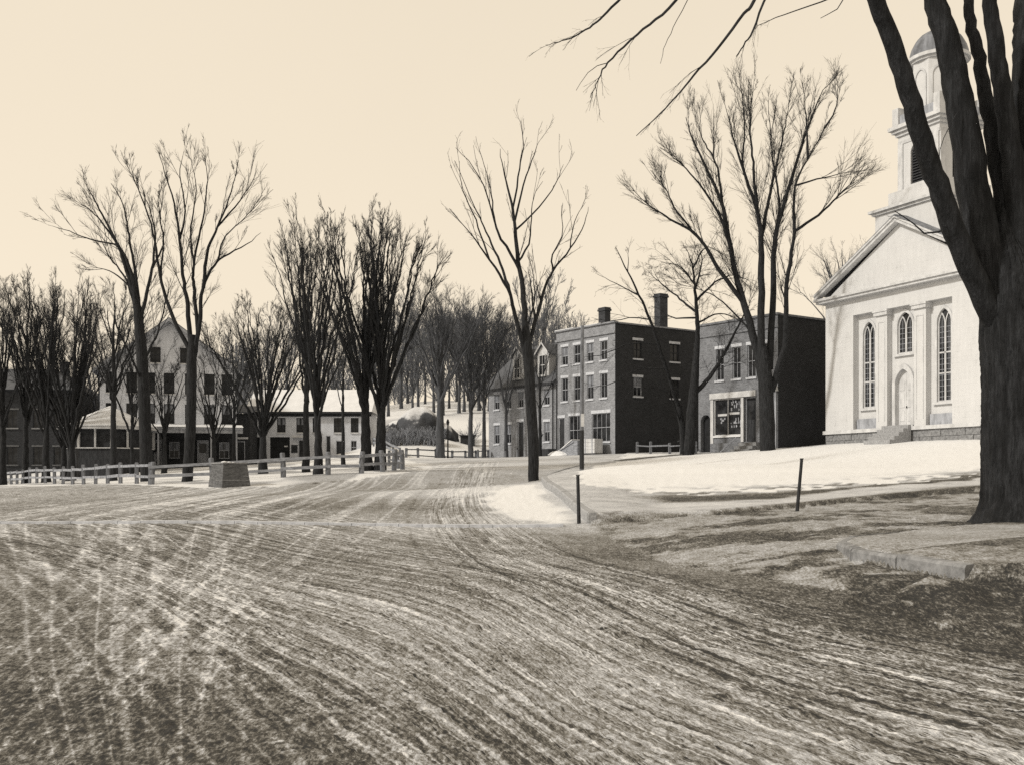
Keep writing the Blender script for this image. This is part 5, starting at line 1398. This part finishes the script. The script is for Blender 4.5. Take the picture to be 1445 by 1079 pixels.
# --- tall spreading elm before the brick shop
def zz(x, y): return (840 + x * .519, 90 + y * .519)
d = 69.0; base = np.array([*P(1083, 636, d)[:2], 0]); base[2] = Z(base[0], base[1])
T = drawn(12, d, [(470, 1060, 11), (466, 930, 10.5), (463, 850, 10), (455, 770, 6)], [
    ([(460, 880), (430, 740), (400, 640), (375, 540), (350, 400), (300, 280), (255, 180), (240, 110)], 8.0, .7), ([(375, 540), (350, 440), (300, 350), (230, 270), (150, 210)], 3.6, .5),
    ([(398, 650), (330, 550), (280, 470), (200, 420), (140, 380), (80, 320)], 4.2, .5), ([(280, 470), (220, 400), (190, 340), (150, 290)], 2.0, .5), ([(350, 400), (330, 280), (290, 200), (270, 130)], 2.4, .5),
    ([(462, 840), (452, 600), (450, 480), (440, 400), (400, 280), (370, 180), (340, 60)], 7.0, .6), ([(450, 470), (480, 330), (510, 200), (530, 90)], 3.4, .5), ([(440, 400), (430, 280), (420, 160), (430, 60)], 3.0, .5),
    ([(474, 830), (485, 600), (490, 470), (530, 330), (570, 200), (610, 90), (640, 50)], 6.2, .6), ([(486, 500), (500, 380), (480, 240), (470, 100)], 3.0, .5), ([(400, 280), (405, 160), (390, 20)], 2.0, .4),
    ([(480, 890), (515, 760), (520, 600), (540, 470), (545, 330), (600, 220), (690, 70)], 5.6, .5), ([(545, 465), (620, 400), (680, 340), (720, 290)], 2.6, .4), ([(548, 330), (620, 310), (690, 295)], 1.8, .4),
    ([(565, 260), (575, 160), (565, 60)], 2.2, .4), ([(620, 190), (655, 120), (660, 60)], 1.8, .4), ([(430, 730), (360, 660), (300, 620), (230, 600)], 1.8, .4)], zz, base, m1=11, m2=5, m3=10, l1=3.0, rmin=.0075, up=.07, ang=.42)
T.link('elm_tree', base, 'broad many-stemmed elm spreading above the brick shop front', GB)

# --- crooked smaller trees before the brick side wall
d = 73.5; base = np.array([*P(972, 640, d)[:2], 0]); base[2] = Z(base[0], base[1])
T = drawn(13, d, [(255, 1060, 8), (262, 950, 7.5), (270, 860, 6), (276, 760, 4)], [
    ([(268, 900), (278, 760), (276, 680), (270, 600), (262, 540), (235, 480)], 5.5, .6), ([(272, 900), (320, 840), (360, 770), (400, 690), (420, 640)], 4.5, .8),
    ([(276, 680), (230, 640), (180, 600), (140, 560)], 2.2, .4), ([(275, 640), (320, 600), (370, 575), (420, 590)], 2.2, .4), ([(272, 620), (290, 540), (280, 490)], 2.0, .4), ([(277, 700), (340, 680), (400, 700)], 1.8, .4),
    ([(276, 690), (210, 690), (160, 660)], 1.8, .4), ([(270, 600), (230, 550), (180, 540)], 1.6, .4), ([(265, 560), (300, 500), (350, 520)], 1.6, .4)], zz, base, m1=13, m2=5, m3=9, l1=2.2, rmin=.0075, up=.0, ang=.75, droop=.05)
T.link('maple_tree', base, 'crooked short-trunked tree with radiating boughs by the dark brick wall', GB)
d = 76.0; base = np.array([*P(964, 640, d)[:2], 0]); base[2] = Z(base[0], base[1])
T = drawn(14, d, [(240, 1060, 5), (238, 1000, 4.6), (228, 930, 4.2)], [
    ([(228, 940), (190, 820), (150, 700), (110, 610), (70, 530), (45, 480)], 4.0, .5), ([(150, 700), (100, 690), (40, 700), (-10, 690)], 1.3, .3), ([(120, 630), (60, 600), (0, 570)], 1.2, .3), ([(170, 760), (100, 760), (20, 790), (-40, 800)], 1.5, .3),
    ([(195, 830), (120, 830), (40, 870), (-20, 880)], 1.5, .3), ([(85, 560), (90, 500)], .9, .3), ([(235, 985), (200, 900), (130, 880), (60, 910)], 1.4, .3)], zz, base, m1=7, m2=4, m3=3, l1=1.8, rmin=.0075, up=-.01, ang=.6, droop=.04)
T.link('maple_tree', base, 'slender tree leaning across the dark brick side wall', GB)

# --- two tall elms on the green
def zz(x, y): return (60 + x * .3875, 190 + y * .3875)
d = 58.5; base = np.array([*P(264, 676, d)[:2], 0]); base[2] = Z(base[0], base[1])
T = drawn(15, d, [(528, 1230, 7.4), (540, 1058, 7.0), (543, 820, 7.0), (545, 730, 4.5)], [
    ([(545, 840), (570, 700), (585, 560), (640, 460), (740, 400), (830, 330)], 4.8, .4), ([(583, 570), (600, 430), (640, 330), (690, 200), (720, 50)], 3.4, .5),
    ([(543, 830), (530, 640), (515, 540), (500, 400), (480, 250), (440, 120), (410, 20)], 4.6, .5), ([(562, 720), (552, 560), (550, 480), (585, 300), (600, 150), (585, 50)], 3.6, .5),
    ([(540, 800), (475, 670), (430, 520), (400, 350), (340, 180), (275, 80)], 4.2, .4), ([(500, 400), (520, 280), (500, 150), (515, 60)], 2.0, .4), ([(640, 330), (720, 240), (775, 150)], 1.8, .4),
    ([(550, 480), (540, 350), (560, 200), (540, 90)], 2.0, .4), ([(430, 520), (440, 380), (420, 250), (440, 180)], 1.8, .4), ([(640, 460), (660, 380), (740, 300), (840, 200)], 1.6, .4), ([(538, 1000), (560, 900), (500, 860), (420, 1000)], 0.1, .1)], zz, base, m1=6, m2=4, m3=9, l1=2.5, rmin=.008, up=.06, ang=.42)
T.link('elm_tree', base, 'tall vase-shaped elm rising before the inn gable', GB)
d = 66.0; base = np.array([*P(208, 672, d)[:2], 0]); base[2] = Z(base[0], base[1])
T = drawn(16, d, [(380, 1230, 8.6), (372, 1000, 8.2), (362, 800, 7.6), (350, 680, 6.5), (342, 600, 4.5)], [
    ([(350, 740), (335, 580), (310, 470), (260, 380), (190, 290), (110, 235)], 5.5, .4), ([(338, 600), (280, 420), (200, 260), (150, 170)], 3.6, .4), ([(350, 700), (345, 560), (320, 400), (290, 250), (230, 150)], 4.0, .4),
    ([(352, 720), (375, 600), (400, 480), (410, 360), (380, 240), (340, 150)], 3.8, .4), ([(260, 400), (170, 380), (90, 350), (20, 330)], 1.6, .3), ([(330, 560), (250, 500), (170, 480)], 1.8, .3), ([(400, 480), (440, 400), (430, 300), (440, 200)], 2.0, .4),
    ([(365, 830), (420, 720), (450, 600), (480, 520)], 2.4, .4), ([(362, 900), (310, 780), (270, 700), (260, 620)], 2.2, .4), ([(340, 640), (300, 520), (240, 440), (200, 350)], 2.4, .4)], zz, base, m1=7, m2=5, m3=10, l1=2.8, rmin=.0075, up=.06, ang=.45)
T.link('elm_tree', base, 'dense thick-trunked elm standing beside the porch pavilion', GB)

# --- fan-shaped trees made by rule
def fan(seed, base, Ht, spread, fork, r, nl, lean=0.0, m1=5, m2=5, m3=12, l1=2.2, rmin=.0072, up=.05, stems=1, gap=.6, top=.78, ang=.36, lo=.25, lod=False):
    T = Tree(seed); out = []
    for st_ in range(stems):
        b = np.array(base, float); b[0] += (st_ - (stems - 1) / 2) * gap; ln = lean + (st_ - (stems - 1) / 2) * .05
        tip = fork * 1.25; fk = b + np.array([ln * tip, 0, tip])
        T.limb([b - (0, 0, .4), b + (ln * tip * .3, .02, tip * .35), b + (ln * tip * .7, .05, tip * .7), fk], r, r * .35, 12, rough=.1, wob=.015, flare=r * .5)
        for i in range(nl):
            a = 2 * math.pi * (i * .618 + T.r.uniform(-.08, .08)) + st_; f = T.r.uniform(0, 1)
            rr_ = spread * np.clip(.12 + .88 * (1 - f) ** .8 * T.r.uniform(.75, 1.1), .1, 1.05)
            s0 = b + (fk - b) * (.46 + .46 * f)
            h = (b[2] + Ht - s0[2]) * (1 - T.r.uniform(0, 1 - top)) * (1 - .16 * (rr_ / spread) ** 2.5)
            off = np.array([math.cos(a), math.sin(a) * .8, 0])
            w_ = T.r.normal(0, .03 * spread, 3) * (1, 1, .3)
            pts = [s0, s0 + off * rr_ * .22 + (ln * h * .2, 0, h * .24), s0 + off * rr_ * .60 + (ln * h * .4, 0, h * .60) + w_, s0 + off * rr_ * .84 + (0, 0, h * .83) + w_ * .5, s0 + off * rr_ + (ln * h * .6, 0, h)]
            out.append(T.limb(pts, r * T.r.uniform(.22, .42), .008 * max(1, rmin / .0085), 4 if lod else 6, wob=.035, step=2.2 if lod else None))
    T.crown(out, m1, m2, m3, l1, rmin, up, ang, lo, lod=lod)
    return T
def hgt(py, base): return (HY - py) / FPX * base[1] + EYE - base[2]
def plant(seed, px, d, top, spread_px, label, r_px, fork_py, nl=8, name='elm_tree', group=GB, **kw):
    b = at_depth(px, d)
    fan(seed, b, hgt(top, b) - 1.1, spread_px / FPX * d * (1.5 if name == 'maple_tree' else 1.32), hgt(fork_py, b), r_px / FPX * d, nl, **kw).link(name, b, label, group, *(('bark_haze', 'twig_mid_haze') if d > 93 else ()))
plant(21, 527, 62, 262, 76, 'twin-trunked dense elm at the corner of the green', 8.5, 545, 19, stems=2, gap=.75, m1=5, l1=2.2, lo=.15)
plant(22, 450, 58.5, 268, 80, 'forked elm with a long low bough before the white house', 6.5, 560, 17, lean=-.03, m1=4.5)
plant(23, 432, 70, 285, 44, 'straight dark tree just behind the forked elm', 5.5, 520, 12, m1=4.5)
plant(24, 371, 72, 398, 74, 'round-headed tree between the inn and the white house', 6.5, 590, 20, name='maple_tree', m1=6, l1=2.0, ang=.42)
plant(25, 160, 76, 385, 48, 'slim tree crossing the pavilion roof', 5, 510, 13, name='maple_tree', m1=7, l1=2.0, ang=.5)
plant(26, 101, 84, 368, 84, 'low-forked spreading tree left of the pavilion', 6.5, 625, 22, name='maple_tree', m1=6, l1=2.2, ang=.45)
plant(27, 65, 84, 362, 60, 'bushy bare tree before the dark brick house', 6, 590, 17, name='maple_tree', m1=7, l1=2.2, ang=.45)
plant(28, 36, 88, 385, 50, 'thin bare tree close to the dark brick house wall', 5, 570, 14, name='maple_tree', m1=7, l1=2.2, ang=.45)
plant(29, 4, 86, 380, 60, 'bare tree cut by the picture edge behind the long fence', 5.5, 570, 16, name='maple_tree', m1=7, l1=2.2, ang=.45)
plant(30, 484, 80, 430, 22, 'thin straight young tree before the white house', 3.0, 560, 7, name='maple_tree', m1=5, l1=1.8)
plant(31, 621, 95, 392, 66, 'thick dark street tree at the foot of the hill', 6.5, 530, 18, name='maple_tree', m1=8, l1=2.6, ang=.5)
plant(32, 664, 97, 410, 50, 'street tree left of the row house by the far fence', 4.2, 540, 14, name='maple_tree', m1=8, l1=2.4, ang=.45)
plant(33, 683, 97, 422, 40, 'slim street tree at the corner of the row house', 3.4, 550, 12, name='maple_tree', m1=8, l1=2.3, ang=.45)
plant(34, 714, 96, 440, 34, 'forked sapling before the row house windows', 3.2, 570, 6, name='maple_tree', m1=5, m3=4, l1=2.0, ang=.45)
plant(35, 762, 90, 465, 24, 'thin sapling half hidden by the lone elm', 2.8, 540, 6, name='maple_tree', m1=5, m3=4, l1=1.8)
plant(36, 1200, 108, 325, 66, 'bare treetop showing behind the church roof', 7, 450, 14, name='maple_tree', m1=6, m3=5, l1=2.8, ang=.6)
plant(37, 90, 92, 430, 60, 'low tangled tree filling the gap beside the dark brick house', 5, 610, 18, name='maple_tree', m1=8, l1=2.4, ang=.55)
plant(38, 140, 110, 445, 56, 'low twiggy tree standing just behind the pavilion', 5, 610, 16, name='maple_tree', m1=7, l1=2.2, ang=.55)
plant(39, 302, 88, 470, 40, 'thin many-stemmed tree before the inn windows', 3.2, 610, 12, name='maple_tree', m1=6, l1=1.8, ang=.5)
plant(40, 232, 86, 470, 46, 'thin tree with crossing stems before the inn porch', 3.8, 610, 10, name='maple_tree', m1=5, l1=1.8, ang=.5)
plant(43, 186, 84, 425, 44, 'slight tree with fine twigs between pavilion and thick elm', 3.2, 590, 12, name='maple_tree', m1=6, l1=2.0, ang=.5)
plant(44, 330, 92, 430, 40, 'slim tree veiling the corner of the inn', 3.2, 580, 12, name='maple_tree', m1=6, l1=2.0, ang=.5)

# --- great tree in the foreground
def big_tree():
    T = Tree(41); d = 22.0; k = d / FPX; b = at_depth(1452, d); out = []
    n, sides = 46, 56
    # trunk: bark ridges are real relief
    prof = [(752, 1462, 96), (744, 1458, 84), (736, 1455, 74), (722, 1452, 66), (705, 1450, 60), (670, 1449, 58), (600, 1449, 57), (520, 1447, 56), (480, 1443, 55), (440, 1437, 49), (400, 1430, 38), (355, 1424, 22), (310, 1418, 9), (285, 1414, 1)]
    ys = np.array([p[0] for p in prof], float); xs = np.array([p[1] for p in prof], float); rs = np.array([p[2] for p in prof], float)
    yv = np.linspace(752, 286, 104)
    px_ = np.interp(-yv, -ys, xs); r_ = np.interp(-yv, -ys, rs) * k
    ang = np.linspace(0, 2 * math.pi, 120, endpoint=False)
    ridge = sum(np.abs(np.sin(ang * m + ph)) * a for m, ph, a in ((13, .3, .034), (21, 1.1, .030), (34, 2.0, .02)))
    V = []
    for i, y in enumerate(yv):
        c = P(px_[i], y, d); tw_ = .012 * math.sin(i * .35)
        root = 1 + .30 * np.maximum(0, np.cos(5 * ang + .8)) * math.exp(-(752 - y) / 22)
        rough = T.r.normal(0, .006, len(ang)) + np.interp(ang + tw_ * 6 + i * .01, np.r_[ang, 2 * math.pi], np.r_[ridge, ridge[0]], period=2 * math.pi)
        rr_ = np.maximum(r_[i] * root - .03 + rough * min(1, r_[i] / .4), .005)
        V.append(np.c_[c[0] + rr_ * np.cos(ang), c[1] + rr_ * np.sin(ang), np.full(len(ang), c[2])])
    V = np.concatenate(V); idx = np.arange(len(V)).reshape(len(yv), -1); nx = np.roll(idx, -1, 1)
    F = np.stack([idx[:-1], nx[:-1], nx[1:], idx[1:]], -1).reshape(-1, 4)
    T.put(V, F, True)
    limbs = [
        ([(1420, 490), (1392, 430), (1358, 355), (1328, 275), (1302, 200), (1280, 125), (1257, 55), (1236, 0), (1205, -80), (1160, -170), (1100, -230)], 17, 8, -1.0),
        ([(1430, 470), (1402, 390), (1378, 300), (1364, 205), (1350, 125), (1335, 55), (1318, -5), (1295, -90), (1260, -200)], 27, 11, .2),
        ([(1425, 380), (1412, 270), (1396, 170), (1383, 95), (1370, 30), (1362, -30), (1350, -150)], 13, 5, .6),
        ([(1440, 400), (1432, 270), (1420, 170), (1409, 90), (1397, 10), (1388, -60), (1380, -200)], 17, 6.5, -.2),
        ([(1458, 430), (1458, 260), (1454, 150), (1452, 60), (1452, -20), (1470, -200)], 30, 14, .4),
        ([(1475, 430), (1500, 260), (1530, 100), (1570, -60), (1600, -200)], 28, 9, .0)]
    for pts, r0, r1, dz in limbs:
        q, rad = T.limb(px_limb(pts, d, 0, dz * 2), r0 * k, r1 * k, 22, step=.22, wob=.012, rough=.07)
        out.append((q, rad))
    # drooping boughs that hang into the top of the picture, grown from the great limbs above the frame
    hang = [([(1160, -170), (1110, -90), (1065, 0), (1050, 20), (1014, 67), (979, 107), (958, 132), (929, 163), (898, 192)], 4.6, .7, -1.5), ([(1100, -230), (1020, -110), (954, 0), (903, 45), (858, 89), (845, 112), (833, 138)], 4.2, .6, -1.8),
            ([(1100, -230), (980, -110), (874, 0), (836, 36), (800, 56), (770, 64)], 4.0, .5, -2.0), ([(1205, -80), (1120, -60), (1079, 0), (1063, 45), (1050, 62), (1039, 80)], 3.6, 1.0, -.8), ([(1205, -80), (1185, -20), (1166, 0), (1103, 22), (1070, 36)], 2.4, .5, -1.4),
            ([(1236, 0), (1200, -20), (1185, 10), (1158, 26)], 1.8, .6, -.8), ([(858, 89), (840, 95), (826, 108), (813, 128)], .9, .4, -1.8), ([(1000, -60), (960, 20), (940, 60), (932, 90)], 1.0, .4, -1.6), ([(1345, 320), (1310, 330), (1285, 312), (1262, 298)], 2.6, .8, .2),
            ([(1350, 160), (1330, 200), (1322, 240), (1318, 262)], 1.0, .4, -.5)]
    tw = []
    for pts, r0, r1, dz in hang:
        q, rad = T.limb(px_limb(pts, d, dz * .3, dz), r0 * k * .66, r1 * k * .7, 7, step=.2, wob=.006, trunk=False)
        tw.append((q, rad))
    T.crown(tw[:5], 7, 3, 2, .9, .0022, -.05, .4, lo=.45)
    T.crown(tw[8:9], 7, 3, 2, .7, .0025, -.08, .6, lo=.2)
    for q, rad in out:
        m = len(q)
        T.crown([(q[int(m * .62):], rad[int(m * .62):])], 4, 4, 3, 2.6, .006, .04, .5, lo=.3)
    T.link('elm_tree', b, 'huge dark forked elm filling the picture edge before the church', GB, 'bark_old')
big_tree()

# --- small brush and shrub on the hillside
def shrub(seed, base, n, h, sp, label, name='shrub', spread=.5):
    T = Tree(seed); r = T.r
    p = np.asarray(base) + np.c_[r.uniform(-sp, sp, n), r.uniform(-.8, .8, n), np.zeros(n)]
    p[:, 2] = Zb(p[:, 0], p[:, 1]) - .05
    dr = np.c_[r.normal(0, spread, n), r.normal(0, spread, n), np.ones(n)]; dr /= np.linalg.norm(dr, axis=1)[:, None]
    ln = h * r.uniform(.5, 1.1, n); P1, R1 = T.grow(p, dr, ln, np.full(n, .03), .014, 5, 3, .12, .05)
    for i in range(0, n): pass
    par = np.repeat(np.arange(n), 5); u = r.integers(1, 5, len(par)); t_ = P1[par, u] - P1[par, u - 1]; t_ /= np.linalg.norm(t_, axis=1)[:, None]
    T.grow(P1[par, u], T.kids(t_, .6), ln[par] * .4, np.full(len(par), .018), .012, 2, 3, .2, .02)
    o = empty(name, base); tag(o, label, 'shrub')
    me = np_mesh('twigs', np.concatenate(T.cv) - np.asarray(base), np.concatenate(T.cf), M['bark_pale']); tag(link_mesh('twigs', me, o), kind='stuff')
b = P(585, 632, 106); b[2] = float(Zb(b[0], b[1])); shrub(51, b, 420, 1.5, 2.8, 'mass of pale thorny brush below the rock ledge', 'brush', .18)
b = P(556, 620, 112); b[2] = float(Zb(b[0], b[1])); shrub(52, b, 160, 1.4, 1.3, 'smaller pale brush clump left of the rock ledge', 'brush', .3)
b = P(660, 612, 120); b[2] = float(Zb(b[0], b[1])); shrub(53, b, 26, 2.6, .5, 'bare arching shrub growing over the dark lean-to box', 'shrub', .8)

# --- trees on the hill, shared shapes, each a tree of its own; the wood behind them as one mass
protos = []
for sd in range(4):
    T = fan(60 + sd, (0, 0, 0), 13.5 + sd, 4.2 + .5 * sd, 4.0 + .5 * sd, .24, 14, m1=6, m2=4, m3=5, l1=2.8, rmin=.02, ang=.5, top=.7)
    protos.append(((np.concatenate(T.tv), np.concatenate(T.tf)), (np.concatenate(T.cv), np.concatenate(T.cf))))
pm = [(np_mesh('trunk', *a, M['bark_haze']), np_mesh('crown', *b_, M['twig_haze'])) for a, b_ in protos]
rr = np.random.default_rng(77)
hill_px = [(625, 138), (575, 176), (590, 158), (660, 180), (676, 152), (648, 146), (548, 150), (566, 165), (582, 142), (600, 170), (612, 150), (634, 160), (645, 175), (655, 150), (668, 165), (690, 150), (703, 170), (718, 150), (740, 165), (760, 150), (778, 160), (792, 140), (530, 170), (505, 160), (470, 165), (440, 170), (405, 160), (380, 175), (345, 165)]
for i, (px, d) in enumerate(hill_px):
    x = (px - CX) / FPX * d; o = empty('hill_tree', (x, d, float(Zb(x, d)) - .1), rr.uniform(0, 6.28))
    s_ = rr.uniform(.8, 1.15); o.scale = (s_, s_, s_)
    tag(o, 'bare tree at the front of the dark wood on the snowy hill', 'tree', 'trees on the hill')
    a, b_ = pm[i % 4]; link_mesh('trunk', a, o); link_mesh('crown', b_, o)
VV, FF, nv = [], [], 0
low = []
for sd in range(2):
    T = fan(80 + sd, (0, 0, 0), 13.0, 4.4, 1.6, .2, 10, m1=3, m2=2, m3=2, l1=4.0, rmin=.06, ang=.7, top=.4, lo=.05, lod=True)
    low.append((np.concatenate(T.tv + T.cv), np.concatenate(T.tf + [f + T.nt for f in T.cf])))
for i in range(64):
    d = rr.uniform(178, 280); x = rr.uniform(-.28, .09) * d
    a = rr.uniform(0, 6.28); s_ = rr.uniform(.8, 1.15); v, f = low[i % 2]
    c, s = math.cos(a), math.sin(a)
    w = np.c_[(v[:, 0] * c - v[:, 1] * s) * s_ + x, (v[:, 0] * s + v[:, 1] * c) * s_ + d, v[:, 2] * s_ + float(Zb(x, d)) - .2]
    VV.append(w); FF.append(f + nv); nv += len(w)
o = link_mesh('woods', np_mesh('woods', np.concatenate(VV), np.concatenate(FF), M['twig_haze'])); tag(o, 'dark leafless wood along the top of the hill', 'wood', kind='stuff')
print('TRIS', sum(len(m_.polygons) * 2 for m_ in bpy.data.meshes))
